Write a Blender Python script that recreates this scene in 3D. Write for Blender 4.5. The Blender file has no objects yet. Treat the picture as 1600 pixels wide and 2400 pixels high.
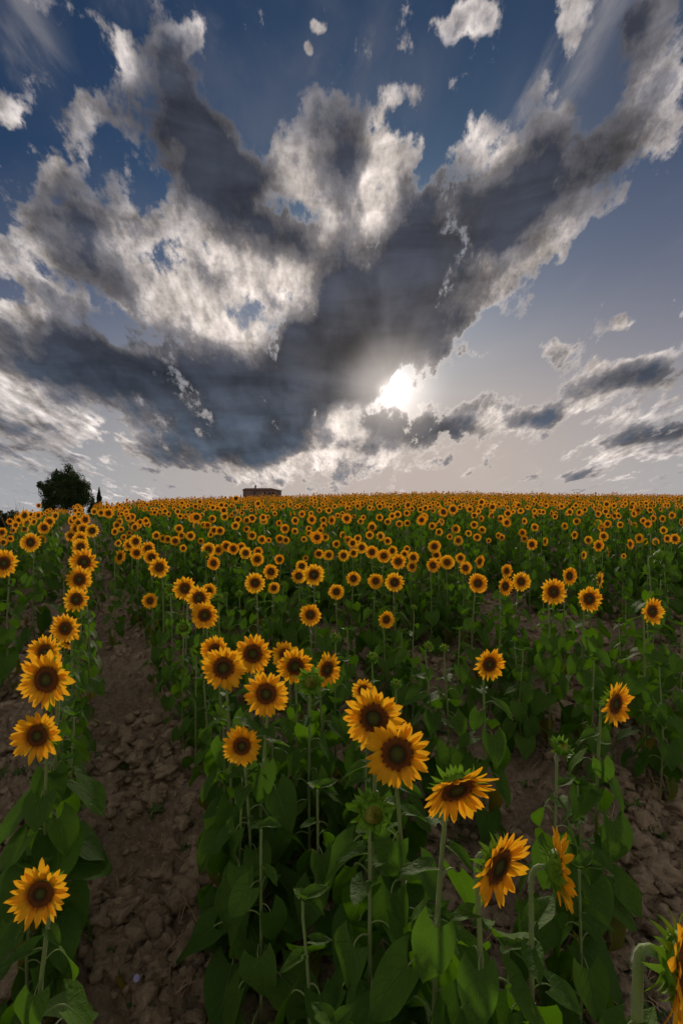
import bpy, bmesh, math, random
import numpy as np
from mathutils import Vector, Matrix, Euler

S = bpy.context.scene
COL = S.collection
R = math.radians
F = 1133.0            # focal length in photograph pixels (17 mm on a 36 mm tall frame)
CAMZ = 2.1

# ------------------------------------------------------------------ camera
cam_data = bpy.data.cameras.new('camera')
cam_data.sensor_fit = 'VERTICAL'; cam_data.sensor_height = 36.0; cam_data.sensor_width = 24.0
cam_data.lens = 17.0; cam_data.clip_start = 0.05; cam_data.clip_end = 9000.0
cam = bpy.data.objects.new('camera', cam_data); COL.objects.link(cam)
cam.location = (0, 0, CAMZ); cam.rotation_euler = (R(90), 0, 0)
S.camera = cam

# ------------------------------------------------------------------ light
SUN_AZ = math.atan2(118, F); SUN_EL = math.atan2(285, math.hypot(F, 118))
SUN = Vector((math.sin(SUN_AZ) * math.cos(SUN_EL), math.cos(SUN_AZ) * math.cos(SUN_EL), math.sin(SUN_EL)))
sd = bpy.data.lights.new('sun', 'SUN'); sd.energy = 2.6; sd.angle = R(7); sd.color = (1.0, 0.86, 0.70)
sun = bpy.data.objects.new('sun', sd); COL.objects.link(sun)
sun.rotation_euler = SUN.to_track_quat('Z', 'Y').to_euler()
sun.location = SUN * 50

S.view_settings.view_transform = 'Standard'; S.view_settings.look = 'None'
S.view_settings.exposure = 0.0; S.view_settings.gamma = 1.0; S.view_settings.use_curve_mapping = False
S.cycles.max_bounces = 6; S.cycles.diffuse_bounces = 3; S.cycles.transmission_bounces = 4
S.cycles.transparent_max_bounces = 8; S.cycles.use_denoising = True

# ------------------------------------------------------------------ sky
W = bpy.data.worlds.new('World'); S.world = W; W.use_nodes = True
W.cycles.sampling_method = 'MANUAL'; W.cycles.sample_map_resolution = 512
NT = W.node_tree; NT.nodes.clear()

class Nodes:
    def __init__(s, nt): s.nt = nt
    def new(s, t, **kw):
        n = s.nt.nodes.new(t)
        for k, v in kw.items(): setattr(n, k, v)
        return n
    def put(s, sock, v):
        if v is None: return
        if isinstance(v, bpy.types.NodeSocket): s.nt.links.new(v, sock)
        else: sock.default_value = v
    def m(s, op, a, b=None, c=None, clamp=False):
        n = s.new('ShaderNodeMath', operation=op, use_clamp=clamp)
        s.put(n.inputs[0], a); s.put(n.inputs[1], b); s.put(n.inputs[2], c)
        return n.outputs[0]
    def v(s, op, a, b=None, out=0, scale=None):
        n = s.new('ShaderNodeVectorMath', operation=op)
        s.put(n.inputs[0], a); s.put(n.inputs[1], b)
        if scale is not None: s.put(n.inputs[3], scale)
        return n.outputs[out]
    def noise(s, vec, scale, detail=6, rough=.55, out=0, dist=0.0, lac=2.0):
        n = s.new('ShaderNodeTexNoise'); s.put(n.inputs['Vector'], vec)
        n.inputs['Scale'].default_value = scale; n.inputs['Detail'].default_value = detail
        n.inputs['Roughness'].default_value = rough; n.inputs['Distortion'].default_value = dist
        n.inputs['Lacunarity'].default_value = lac
        return n.outputs[out]
    def ss(s, x, a, b, lo=0.0, hi=1.0, kind='SMOOTHSTEP'):
        n = s.new('ShaderNodeMapRange', interpolation_type=kind)
        s.put(n.inputs[0], x); s.put(n.inputs[1], a); s.put(n.inputs[2], b); s.put(n.inputs[3], lo); s.put(n.inputs[4], hi)
        return n.outputs[0]
    def mix(s, f, a, b, mode='MIX'):
        n = s.new('ShaderNodeMix', data_type='RGBA', blend_type=mode)
        s.put(n.inputs[0], f); s.put(n.inputs[6], a); s.put(n.inputs[7], b)
        return n.outputs[2]
    def comb(s, x, y, z=0.0):
        n = s.new('ShaderNodeCombineXYZ'); s.put(n.inputs[0], x); s.put(n.inputs[1], y); s.put(n.inputs[2], z)
        return n.outputs[0]

def sky_nodes():
    N = Nodes(NT)
    tc = N.new('ShaderNodeTexCoord'); d = tc.outputs['Generated']
    sep = N.new('ShaderNodeSeparateXYZ'); N.put(sep.inputs[0], d)
    dx, dy, dz = sep.outputs
    az = N.m('ARCTAN2', dx, dy); el = N.m('ARCSINE', dz)
    # a cloud layer seen in perspective
    h = N.m('ADD', N.m('MAXIMUM', dz, 0.0), 0.16)
    P = N.comb(N.m('DIVIDE', dx, h), N.m('DIVIDE', dy, h), 0.0)
    PD = N.v('ADD', N.v('SCALE', d, scale=1.7), N.v('MULTIPLY', P, (1.05, .36, 0.0)))
    # ragged outlines: shift the large shapes by noise
    w1 = N.noise(PD, 1.6, 6, .55, out=1)
    w2 = N.v('SUBTRACT', w1, (0.5, 0.5, 0.5))
    A = N.v('ADD', N.comb(az, el, 0.0), N.v('MULTIPLY', w2, (0.26, 0.17, 0.0)))
    Af = N.v('ADD', N.comb(az, el, 0.0), N.v('MULTIPLY', w2, (0.10, 0.07, 0.0)))

    def pix(u, v):
        x, z = (u - 800) / F, (1200 - v) / F
        return np.array([math.atan2(x, 1), math.atan2(z, math.hypot(1, x))])
    def blob(q, cx, cy, rx, ry, rot, w):
        c = pix(cx, cy)
        J = np.stack([(pix(cx + 2, cy) - c) / 2, (pix(cx, cy + 2) - c) / 2], 1)
        r = R(rot); Rm = np.array([[math.cos(r), -math.sin(r)], [math.sin(r), math.cos(r)]])
        M = J @ Rm @ np.diag([rx, ry])
        U, Sg, Vt = np.linalg.svd(M)
        if np.linalg.det(U) < 0: U[:, 1] *= -1
        mp = N.new('ShaderNodeMapping', vector_type='TEXTURE'); N.put(mp.inputs[0], q)
        mp.inputs['Location'].default_value = (c[0], c[1], 0)
        mp.inputs['Rotation'].default_value = (0, 0, math.atan2(U[1, 0], U[0, 0]))
        mp.inputs['Scale'].default_value = (Sg[0], Sg[1], 1e5)
        return N.ss(N.v('LENGTH', mp.outputs[0], out=1), 1.0, 0.15, 0.0, w)
    def total(q, L):
        sp = N.new('ShaderNodeSeparateXYZ'); N.put(sp.inputs[0], q)
        acc = 0.0
        for b in L:                     # the running sum rides in z (scaled away), which keeps the shader's stack short
            acc = N.m('ADD', acc, blob(N.comb(sp.outputs[0], sp.outputs[1], acc), *b))
        return acc
    COVER = [
        # left puffy column
        (700, 860, 230, 150, 20, .9), (860, 830, 200, 110, 10, .6), (520, 1080, 320, 60, 4, .8),
        (150, 320, 110, 140, 15, .55), (180, 490, 220, 180, 50, .8), (120, 620, 240, 150, 20, .85), (330, 650, 300, 110, 32, .85), (330, 500, 130, 90, 40, .55), (700, 730, 130, 70, 0, .5),
        (480, 740, 280, 130, 28, .8), (150, 720, 200, 60, 12, .5), (10, 770, 120, 90, 30, .85), (12, 258, 90, 60, 40, .85), (60, 400, 90, 120, 20, .35), (215, 250, 90, 60, 50, .35), (560, 330, 80, 110, -30, .3),
        # broad streak from the upper left, thin and soft
        (390, 320, 400, 190, 55, .80), (560, 500, 360, 200, 42, .95), (285, 120, 110, 55, 60, .40), (100, 140, 90, 40, 40, .12),
        (640, 620, 280, 150, 10, .9), (690, 420, 160, 120, 0, .45),
        # centre puffs and body
        (790, 330, 200, 210, 0, .95), (870, 440, 170, 190, 60, .85), (950, 240, 120, 70, -30, .55), (930, 640, 330, 230, 0, 1.1), (900, 800, 260, 130, 0, 1.1),
        # right arm
        (1130, 440, 220, 180, -35, 1.0), (1310, 320, 170, 120, -40, .8), (1300, 480, 340, 140, -38, 1.0), (1510, 290, 230, 130, -45, .95),
        (1220, 600, 190, 110, -40, .8), (1110, 720, 130, 80, -45, .7), (1230, 230, 130, 70, -60, .38), (1390, 190, 120, 90, 0, .28),
        # big dark base and its skirts
        (470, 930, 640, 180, 10, 1.1), (150, 850, 300, 110, 12, .8), (640, 1050, 350, 100, 0, .8), (60, 980, 330, 130, 25, .8),
        (160, 1110, 330, 50, 15, .5), (330, 1080, 180, 60, 20, .45),
        # around and under the sun
        (830, 900, 120, 70, -30, .8), (960, 1010, 240, 75, 4, .85), (800, 1090, 380, 80, -5, .62), (990, 950, 90, 60, 0, .5), (1160, 960, 160, 65, -25, .65),
        # right low clouds
        (1230, 975, 230, 60, -10, .85), (1460, 900, 270, 90, -12, 1.05), (1510, 1015, 260, 65, -14, .95), (1400, 1085, 340, 45, -12, .6),
        # small ones
        (1310, 70, 80, 140, 10, .8), (1100, 40, 110, 80, -20, .75), (760, 65, 44, 42, -20, .95), (730, 120, 30, 34, 40, .8), (860, 130, 60, 70, 0, .65), (1530, 90, 120, 190, 10, .85),
        (990, 70, 80, 90, 0, .62), (1060, 200, 60, 50, -30, .4), (80, 130, 100, 60, 50, .45), (430, 90, 60, 70, 60, .45), (200, 60, 60, 40, 40, .3), (1210, 90, 40, 50, 0, .5), (1330, 815, 90, 46, -8, .95), (1490, 760, 46, 40, 0, .95), (1455, 690, 56, 38, 0, .9), (1143, 808, 38, 38, 0, .9), (430, 110, 50, 80, 60, .45),
        # clear gaps
        (235, 790, 150, 45, 12, -.6), (990, 370, 40, 170, 15, -.8), (560, 270, 40, 120, -35, -.35), (40, 430, 70, 120, 0, -.5),
        (590, 570, 60, 40, 30, -.3), (930, 916, 38, 24, -10, -.8), (1430, 640, 260, 170, -35, -.6), (1220, 840, 200, 100, -35, -.7), (230, 1060, 90, 30, 30, -.5), 
        (370, 520, 50, 30, 30, -.3), (1240, 130, 90, 130, 0, -.35), (1440, 230, 60, 60, 0, -.3), (1330, 380, 70, 30, -50, -.5),
    ]
    THICK = [
        (500, 920, 540, 150, 9, 1.05), (500, 1050, 280, 50, 4, .45), (720, 830, 190, 120, 10, .7), (250, 870, 260, 70, 12, .6), (580, 1010, 260, 90, 0, .8), (780, 860, 260, 150, -20, 1.0),
        (930, 720, 300, 190, -10, 1.15), (1010, 540, 180, 190, -20, .85), (1190, 480, 270, 110, -38, .7), (1430, 370, 260, 120, -48, .6), (180, 480, 120, 160, 30, .35),
        (420, 330, 470, 210, 54, .85), (620, 500, 330, 140, 38, .7), (820, 300, 170, 170, 0, .45), (1300, 330, 140, 90, -40, .4), (1080, 420, 110, 110, -40, .5), (1210, 270, 130, 100, 0, .45), (1400, 190, 120, 90, 0, .45),
        (960, 1000, 200, 52, 5, .95), (1480, 890, 200, 44, -12, .62), (1250, 978, 110, 30, -8, .62), (1520, 1010, 190, 36, -16, .62), (850, 1070, 80, 40, -60, .6),
        (210, 640, 130, 90, 40, .35), (60, 985, 160, 30, 20, .25), (770, 1000, 110, 70, -50, -.75), (760, 1085, 260, 40, -5, -.5), (60, 900, 120, 60, 10, -.5), (230, 1010, 160, 50, 20, -.3), (300, 770, 200, 60, 15, .5), (1470, 80, 130, 160, 20, .55),
        # brighter patches
        (470, 730, 260, 70, 26, -.42), (620, 640, 190, 90, 8, -.42), (880, 440, 80, 170, 0, -.4), (290, 150, 120, 60, 60, -.45), (420, 350, 60, 50, 30, -.4), (900, 300, 60, 110, 10, -.4), (620, 470, 60, 60, 0, -.3),
    ]
    c = total(A, COVER); t = total(Af, THICK)
    # fine structure, and the same a little nearer the sun, for edges that catch light
    n1 = N.noise(PD, 3.6, 9, .54, dist=.1)
    toS = N.v('SUBTRACT', tuple(SUN), d)
    PD2 = N.v('ADD', PD, N.v('SCALE', toS, scale=0.07))
    n1b = N.noise(PD2, 3.6, 7, .54, dist=.1)
    n2 = N.noise(PD, 11.0, 8, .68)
    n3 = N.noise(N.v('MULTIPLY', P, (1.0, .55, 1.0)), 1.5, 5, .5)
    n0 = N.noise(N.v('ADD', PD, (7.3, 2.1, 4.4)), 1.7, 5, .55, dist=.4)
    st = N.noise(N.comb(N.m('MULTIPLY', az, 2.2), N.m('MULTIPLY', el, 11.0), 0.0), 1.6, 5, .55, dist=.5)
    cov = N.m('ADD', N.m('MULTIPLY', c, .92), N.m('MULTIPLY', N.m('SUBTRACT', n1, .5), 2.9))
    cov = N.m('ADD', cov, N.m('MULTIPLY', N.m('SUBTRACT', n2, .5), 1.9))
    # away from the frame broken cloud goes on, cover added to light the ground
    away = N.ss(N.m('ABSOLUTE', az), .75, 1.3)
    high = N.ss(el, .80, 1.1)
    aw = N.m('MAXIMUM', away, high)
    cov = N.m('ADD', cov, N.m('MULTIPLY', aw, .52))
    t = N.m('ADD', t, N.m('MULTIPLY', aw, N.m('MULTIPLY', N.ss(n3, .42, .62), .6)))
    alpha = N.ss(cov, .24, .76)
    thick = N.m('ADD', N.m('ADD', N.m('MULTIPLY', t, .85), .14), N.m('ADD', N.m('MULTIPLY', N.m('SUBTRACT', n1, .48), 1.7), N.m('MULTIPLY', N.m('SUBTRACT', n2, .5), .55)))
    thick = N.m('ADD', thick, N.m('MULTIPLY', N.m('SUBTRACT', cov, .9), .22))
    thick = N.m('ADD', thick, N.m('MULTIPLY', N.m('SUBTRACT', n0, .5), 1.5))
    rim = N.m('MULTIPLY', N.m('SUBTRACT', n1b, n1), -5.0)

    # ---- clear sky
    skyt = N.new('ShaderNodeTexSky', sky_type='NISHITA', sun_disc=False)
    skyt.sun_elevation = SUN_EL; skyt.sun_rotation = SUN_AZ
    skyt.air_density = 1.0; skyt.dust_density = 1.6; skyt.ozone_density = 2.0
    sdot = N.v('DOT_PRODUCT', d, tuple(SUN), out=1)
    ang = N.m('ARCCOSINE', N.m('MINIMUM', sdot, .99999))
    base = N.mix(1.0, skyt.outputs[0], (.13, .215, .325, 1), 'MULTIPLY')
    # milky low down: the haze of a summer evening
    side_ = N.ss(az, -.7, .7)
    hz = N.m('MULTIPLY', N.ss(N.m('SUBTRACT', el, N.m('MULTIPLY', side_, .12)), .56, -.02), 1.0)
    low = N.mix(N.ss(N.m('ADD', el, N.m('MULTIPLY', ang, .25)), .62, .12), (1.75, 1.75, 2.3, 1), N.mix(N.ss(ang, .75, .12), (3.9, 3.95, 4.1, 1), (5.1, 4.3, 3.85, 1)))
    base = N.mix(N.m('POWER', hz, .7), base, low)
    # thin grey veils high up
    veil = N.m('MULTIPLY', N.ss(n0, .42, .66), N.m('MULTIPLY', N.ss(el, .30, .55), N.ss(az, -.65, -.1, .1, .36)))
    base = N.mix(veil, base, (1.25, 1.35, 1.75, 1))
    # torn white wisps
    ws = N.noise(N.v('ADD', N.v('MULTIPLY', P, (1.5, .55, 0.0)), (3.3, 8.1, 0.0)), 2.2, 9, .62, dist=.5)
    wm = N.noise(N.v('ADD', PD, (1.3, 5.1, 2.2)), 1.1, 3, .5)
    wisp = N.m('MULTIPLY', N.m('MULTIPLY', N.ss(ws, .52, .74), N.ss(wm, .40, .58)), N.ss(el, .22, .50, .25, .75))
    wisp = N.m('MULTIPLY', wisp, N.ss(N.m('SUBTRACT', az, N.m('MULTIPLY', el, .9)), .12, -.10, .25, 1.0))
    base = N.mix(wisp, base, (4.2, 3.9, 3.9, 1))
    # ---- cloud colours
    nb = N.ss(ang, .75, .05)
    # out-of-view clouds opposite the sun, front-lit and brightened to light the field
    front = N.ss(ang, 1.0, 1.9)
    thick = N.m('SUBTRACT', thick, N.m('MULTIPLY', front, .55))
    bright = N.mix(nb, (6.2, 5.6, 5.3, 1), (8.6, 7.5, 6.7, 1))
    mid = N.mix(nb, (1.55, 1.50, 1.65, 1), (2.2, 2.0, 2.0, 1))
    dark = N.mix(N.ss(el, .35, .05), (.36, .42, .60, 1), (.60, .82, 1.15, 1))
    dark = N.mix(N.ss(ang, .25, .03), dark, (.8, .75, .78, 1))
    cc = N.mix(N.ss(thick, -.10, .50), bright, mid)
    cc = N.mix(N.ss(thick, .32, 1.05), cc, dark)
    cc = N.v('SCALE', cc, scale=N.m('ADD', .55, N.ss(n1, .25, .75, 0, .9)))
    cc = N.v('SCALE', cc, scale=N.m('ADD', .72, N.m('MULTIPLY', N.ss(st, .3, .7), .55)))
    relief = N.m('ADD', 1.0, N.m('MULTIPLY', rim, N.ss(thick, .9, .2)))
    relief = N.m('MAXIMUM', relief, .45)
    cc = N.v('SCALE', cc, scale=relief)
    cc = N.mix(N.m('MULTIPLY', N.ss(ang, .13, .03), .22), cc, (9.0, 8.0, 7.2, 1))
    # edges of the clouds next to the sun are lit through
    edge = N.m('MULTIPLY', N.ss(alpha, 1.0, .3), N.ss(ang, .55, .04))
    cc = N.mix(N.m('MULTIPLY', edge, .7), cc, (8.5, 7.6, 6.9, 1))
    col = N.mix(alpha, base, cc)
    # ---- the sun behind the gap, its aureole and faint shafts
    open_ = N.ss(thick, .75, .15)
    trans = N.m('MAXIMUM', N.m('SUBTRACT', 1.0, N.m('MULTIPLY', alpha, N.ss(thick, .1, .7))), 0.03)
    g1 = N.m('MULTIPLY', N.m('POWER', N.ss(ang, .052, .0), 2.2), 60.0)
    g2 = N.m('MULTIPLY', N.m('POWER', N.ss(ang, .17, .0), 2.4), 8.0)
    g3 = N.m('MULTIPLY', N.m('POWER', N.ss(ang, .8, .0), 2.0), .22)
    up = Vector((0, 0, 1)); side = SUN.cross(up).normalized(); up2 = side.cross(SUN).normalized()
    px = N.v('DOT_PRODUCT', d, tuple(side), out=1); py = N.v('DOT_PRODUCT', d, tuple(up2), out=1)
    pr = N.v('NORMALIZE', N.comb(px, py, 0.0))
    shaft = N.noise(pr, 3.6, 1, .5)
    sh = N.m('MULTIPLY', N.ss(shaft, .45, .68), N.m('MULTIPLY', N.ss(ang, .95, .10), .15))
    add = N.m('ADD', N.m('ADD', N.m('MULTIPLY', g1, N.m('ADD', N.m('MULTIPLY', trans, .9), .08)), N.m('MULTIPLY', g2, N.m('ADD', N.m('MULTIPLY', trans, .75), .25))), N.m('ADD', g3, sh))
    glow = N.v('SCALE', (1.0, .88, .80), scale=add)
    col = N.v('ADD', col, glow)
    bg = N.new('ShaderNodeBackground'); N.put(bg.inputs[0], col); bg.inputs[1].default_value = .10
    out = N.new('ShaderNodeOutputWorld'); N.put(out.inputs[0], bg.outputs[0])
sky_nodes()
# ------------------------------------------------------------------ helpers
rng = np.random.default_rng(11)
random.seed(5)

def tag(o, label=None, cat=None, group=None, kind=None):
    if label: o['label'] = label
    if cat: o['category'] = cat
    if group: o['group'] = group
    if kind: o['kind'] = kind
    return o
def link(name, data, parent=None, M=None):
    o = bpy.data.objects.new(name, data); COL.objects.link(o)
    if parent is not None: o.parent = parent
    if M is not None: o.matrix_local = M
    return o
def make_mesh(name, verts, faces, mats=(), midx=None, smooth=True, t=None, s=None):
    """verts (n,3), faces list or (m,3|4) array; t, s: per-vertex values kept as attributes for the materials"""
    me = bpy.data.meshes.new(name)
    V = np.asarray(verts, dtype=np.float32)
    if isinstance(faces, np.ndarray):
        k = faces.shape[1]; m = len(faces)
        me.vertices.add(len(V)); me.vertices.foreach_set('co', V.ravel())
        me.loops.add(m * k); me.loops.foreach_set('vertex_index', faces.astype(np.int32).ravel())
        me.polygons.add(m); me.polygons.foreach_set('loop_start', np.arange(0, m * k, k, dtype=np.int32))
        me.update(calc_edges=True)
    else:
        me.from_pydata([tuple(v) for v in V], [], faces)
    for mt in mats: me.materials.append(mt)
    n = len(me.polygons)
    if midx is not None: me.polygons.foreach_set('material_index', np.asarray(midx, dtype=np.int32))
    me.polygons.foreach_set('use_smooth', np.full(n, smooth))
    if t is not None:
        a = me.attributes.new('t', 'FLOAT', 'POINT'); a.data.foreach_set('value', np.asarray(t, dtype=np.float32))
    if s is not None:
        a = me.attributes.new('s', 'FLOAT', 'POINT'); a.data.foreach_set('value', np.asarray(s, dtype=np.float32))
    me.update(); me.validate()
    return me
class Soup:
    """collects pieces into one mesh; faces as padded quads (last index -1 for triangles)"""
    def __init__(s): s.v = []; s.f = []; s.m = []; s.t = []; s.s = []; s.n = 0
    def add(s, v, f, m=0, t=None, a=None):
        v = np.asarray(v, float); s.v.append(v); s.t.append(np.zeros(len(v)) if t is None else np.asarray(t, float))
        s.s.append(np.zeros(len(v)) if a is None else np.asarray(a, float))
        for q in f: s.f.append(tuple(int(i) + s.n for i in q)); s.m.append(m)
        s.n += len(v)
    def mesh(s, name, mats, smooth=True):
        return make_mesh(name, np.concatenate(s.v), s.f, mats, s.m, smooth, np.concatenate(s.t), np.concatenate(s.s))
    def arrays(s):
        return np.concatenate(s.v), s.f, np.array(s.m), np.concatenate(s.t), np.concatenate(s.s)

def tube(pts, rad, k=6, cap=True):
    pts = np.asarray(pts, float); n = len(pts); rad = np.broadcast_to(rad, (n,))
    V = []; up = np.array([0.31, 0.17, 0.93])
    for i in range(n):
        d = pts[min(i + 1, n - 1)] - pts[max(i - 1, 0)]; d /= np.linalg.norm(d) + 1e-9
        a = np.cross(d, up if abs(d @ up) < .95 else np.array([1, 0, 0.])); a /= np.linalg.norm(a); b = np.cross(d, a)
        up = np.cross(a, d) if i == 0 else up
        for j in range(k):
            w = 2 * math.pi * j / k
            V.append(pts[i] + rad[i] * (math.cos(w) * a + math.sin(w) * b))
    Fc = [(i * k + j, i * k + (j + 1) % k, (i + 1) * k + (j + 1) % k, (i + 1) * k + j) for i in range(n - 1) for j in range(k)]
    if cap: Fc.append(tuple((n - 1) * k + j for j in range(k)))
    return np.array(V), Fc
def grid_faces(nu, nv):
    return [(i * nv + j, i * nv + j + 1, (i + 1) * nv + j + 1, (i + 1) * nv + j) for i in range(nu - 1) for j in range(nv - 1)]

def vnoise(x, y, seed=0):
    """smooth value noise in numpy"""
    xi = np.floor(x).astype(np.int64); yi = np.floor(y).astype(np.int64); xf = x - xi; yf = y - yi
    def h(a, b):
        n = (a * 374761393 + b * 668265263 + seed * 974711) & 0x7fffffff
        n = (n ^ (n >> 13)) * 1274126177 & 0x7fffffff
        return ((n ^ (n >> 16)) & 0xffff) / 65535.0
    u = xf * xf * (3 - 2 * xf); w = yf * yf * (3 - 2 * yf)
    return (h(xi, yi) * (1 - u) + h(xi + 1, yi) * u) * (1 - w) + (h(xi, yi + 1) * (1 - u) + h(xi + 1, yi + 1) * u) * w
def fbm(x, y, o=4, seed=0):
    r = 0; a = 1; t = 0
    for i in range(o):
        r = r + a * vnoise(x * 2 ** i, y * 2 ** i, seed + i); t += a; a *= .5
    return r / t

# ------------------------------------------------------------------ materials
def material(name):
    m = bpy.data.materials.new(name); m.use_nodes = True; m.node_tree.nodes.clear()
    N = Nodes(m.node_tree); out = N.new('ShaderNodeOutputMaterial')
    return m, N, out
def attr(N, name):
    n = N.new('ShaderNodeAttribute'); n.attribute_name = name; return n.outputs['Fac']
def ramp(N, f, stops):
    n = N.new('ShaderNodeValToRGB'); N.put(n.inputs[0], f); e = n.color_ramp.elements
    while len(e) < len(stops): e.new(.5)
    for i, (p, c) in enumerate(stops): e[i].position = p; e[i].color = (*c, 1)
    return n.outputs[0]
def surface(N, out, col, rough=.6, spec=.3, trans=None, tcol=None, bump=None, bstr=.3, bdist=.01, sheen=0):
    p = N.new('ShaderNodeBsdfPrincipled'); N.put(p.inputs['Base Color'], col); N.put(p.inputs['Roughness'], rough)
    p.inputs['Specular IOR Level'].default_value = spec
    if sheen: p.inputs['Sheen Weight'].default_value = sheen
    sh = p.outputs[0]
    if bump is not None:
        b = N.new('ShaderNodeBump'); b.inputs['Strength'].default_value = bstr; b.inputs['Distance'].default_value = bdist
        N.put(b.inputs['Height'], bump); N.put(p.inputs['Normal'], b.outputs[0])
    if trans:
        tr = N.new('ShaderNodeBsdfTranslucent'); N.put(tr.inputs[0], tcol if tcol is not None else col)
        mx = N.new('ShaderNodeMixShader'); mx.inputs[0].default_value = trans
        N.put(mx.inputs[1], sh); N.put(mx.inputs[2], tr.outputs[0]); sh = mx.outputs[0]
    N.put(out.inputs[0], sh)
def rnd(N):
    return N.new('ShaderNodeObjectInfo').outputs['Random']

def m_leaf(name, c1, c2, c3, tc, stuff=False):
    m, N, out = material(name)
    t = attr(N, 't'); s = attr(N, 's')
    geo = N.new('ShaderNodeNewGeometry'); pos = geo.outputs['Position']
    if stuff: r = N.ss(N.noise(pos, 2.5, 2, .5), .3, .7)
    else: r = rnd(N)
    base = N.mix(r, c1, c2)
    base = N.mix(N.ss(N.noise(pos, 9, 4, .6), .45, .75, 0, .6), base, c3)
    # midrib and side veins on the blade: s runs across (-1..1), t along
    a = N.m('ABSOLUTE', s)
    mid = N.ss(a, .055, .015)
    q = N.m('FRACT', N.m('MULTIPLY', N.m('SUBTRACT', t, N.m('MULTIPLY', a, .42)), 5.0))
    lat = N.m('MULTIPLY', N.ss(N.m('ABSOLUTE', N.m('SUBTRACT', q, .5)), .075, .02), N.ss(a, 1.0, .5))
    vein = N.m('MAXIMUM', mid, N.m('MULTIPLY', lat, .45))
    col = N.mix(N.m('MULTIPLY', vein, .75), base, (.19, .29, .06, 1))
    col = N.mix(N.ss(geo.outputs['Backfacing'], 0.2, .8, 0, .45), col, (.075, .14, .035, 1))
    bmp = N.m('ADD', N.m('MULTIPLY', vein, -.8), N.noise(pos, 60, 3, .6))
    surface(N, out, col, .60, .07, .36, N.mix(.6, col, tc), bmp, .9, .008)
    return m
M = {}
M['leaf'] = m_leaf('leaf_green', (.040, .108, .006, 1), (.105, .205, .014, 1), (.036, .088, .008, 1), (.15, .36, .006, 1))
M['leaf_yellow'] = m_leaf('leaf_yellowing', (.22, .17, .02, 1), (.13, .15, .02, 1), (.16, .085, .02, 1), (.38, .28, .02, 1))
M['leaf_far'] = m_leaf('leaf_field', (.044, .108, .005, 1), (.072, .155, .008, 1), (.085, .130, .010, 1), (.14, .34, .006, 1), True)

def m_stem():
    m, N, out = material('stem_green')
    geo = N.new('ShaderNodeNewGeometry'); pos = geo.outputs['Position']
    t = attr(N, 't')
    col = ramp(N, t, [(0, (.26, .20, .06)), (.22, (.20, .25, .055)), (1, (.17, .27, .055))])
    col = N.mix(N.ss(N.noise(pos, 25, 4, .6), .5, .7, 0, .5), col, (.19, .20, .10, 1))
    st = N.noise(N.v('MULTIPLY', pos, (1, 1, .05)), 300, 2, .6)
    surface(N, out, col, .6, .25, None, None, st, .4, .003, sheen=.25)
    return m
M['stem'] = m_stem()
def m_petal(name, stuff=False):
    m, N, out = material(name)
    t = attr(N, 't'); s = attr(N, 's')
    geo = N.new('ShaderNodeNewGeometry'); pos = geo.outputs['Position']
    r = N.ss(N.noise(pos, 12, 1, .5), .3, .7) if stuff else rnd(N)
    tip = N.mix(r, (.93, .42, .009, 1) if not stuff else (.80, .30, .006, 1), (.94, .54, .015, 1) if not stuff else (.84, .38, .008, 1))
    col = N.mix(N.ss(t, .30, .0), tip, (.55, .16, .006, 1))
    line = N.noise(N.comb(N.m('MULTIPLY', s, 7.0), N.m('MULTIPLY', t, .8), N.m('MULTIPLY', r, 20)), 2.2, 2, .5)
    col = N.mix(N.ss(line, .52, .72, 0, .35), col, (.60, .20, .006, 1))
    surface(N, out, col, .55, .2, .46, N.mix(.4, col, (.98, .46, .02, 1)), line, .35, .003)
    return m
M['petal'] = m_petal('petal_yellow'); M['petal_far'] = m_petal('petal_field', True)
def m_disc(name='disc_brown'):
    m, N, out = material(name)
    t = attr(N, 't')
    geo = N.new('ShaderNodeNewGeometry'); pos = geo.outputs['Position']
    col = ramp(N, t, [(0, (.12, .13, .02)), (.28, (.075, .075, .015)), (.46, (.030, .018, .007)), (.58, (.11, .036, .009)), (.80, (.19, .062, .012)), (.95, (.15, .046, .009)), (1, (.19, .065, .009))])
    n = N.noise(pos, 420, 3, .7)
    col = N.mix(N.ss(n, .50, .68, 0, .75), col, N.mix(N.ss(t, .45, .6), (.08, .085, .02, 1), (.20, .06, .012, 1)))
    surface(N, out, col, .8, .15, None, None, n, .9, .006)
    return m
M['disc'] = m_disc()
def m_plain(name, col, rough=.7, var=.3, scale=30, trans=None, col2=None, bstr=.3):
    m, N, out = material(name)
    pos = N.new('ShaderNodeNewGeometry').outputs['Position']
    n = N.noise(pos, scale, 4, .6)
    c2 = col2 or tuple(x * .5 for x in col)
    c = N.mix(N.ss(n, .3, .7), (*col, 1), (*c2, 1)); c = N.mix(.25, c, N.mix(rnd(N), (*col, 1), (*c2, 1)))
    surface(N, out, c, rough, .2, trans, None, n, bstr, .01)
    return m
M['floret'] = m_plain('floret_orange', (.42, .17, .03), .7, col2=(.14, .04, .01), scale=90)
M['bract'] = m_plain('bract_green', (.20, .38, .025), .5, col2=(.12, .26, .018), scale=40, trans=.3)
M['bract_tip'] = m_plain('bud_petal_folded', (.34, .27, .03), .6, col2=(.07, .13, .015), scale=170)
M['straw'] = m_plain('dry_straw', (.46, .33, .19), .8, col2=(.26, .16, .09), scale=20)
M['weed'] = m_plain('weed_green', (.050, .120, .022), .6, col2=(.09, .15, .02), scale=20, trans=.25)

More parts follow.
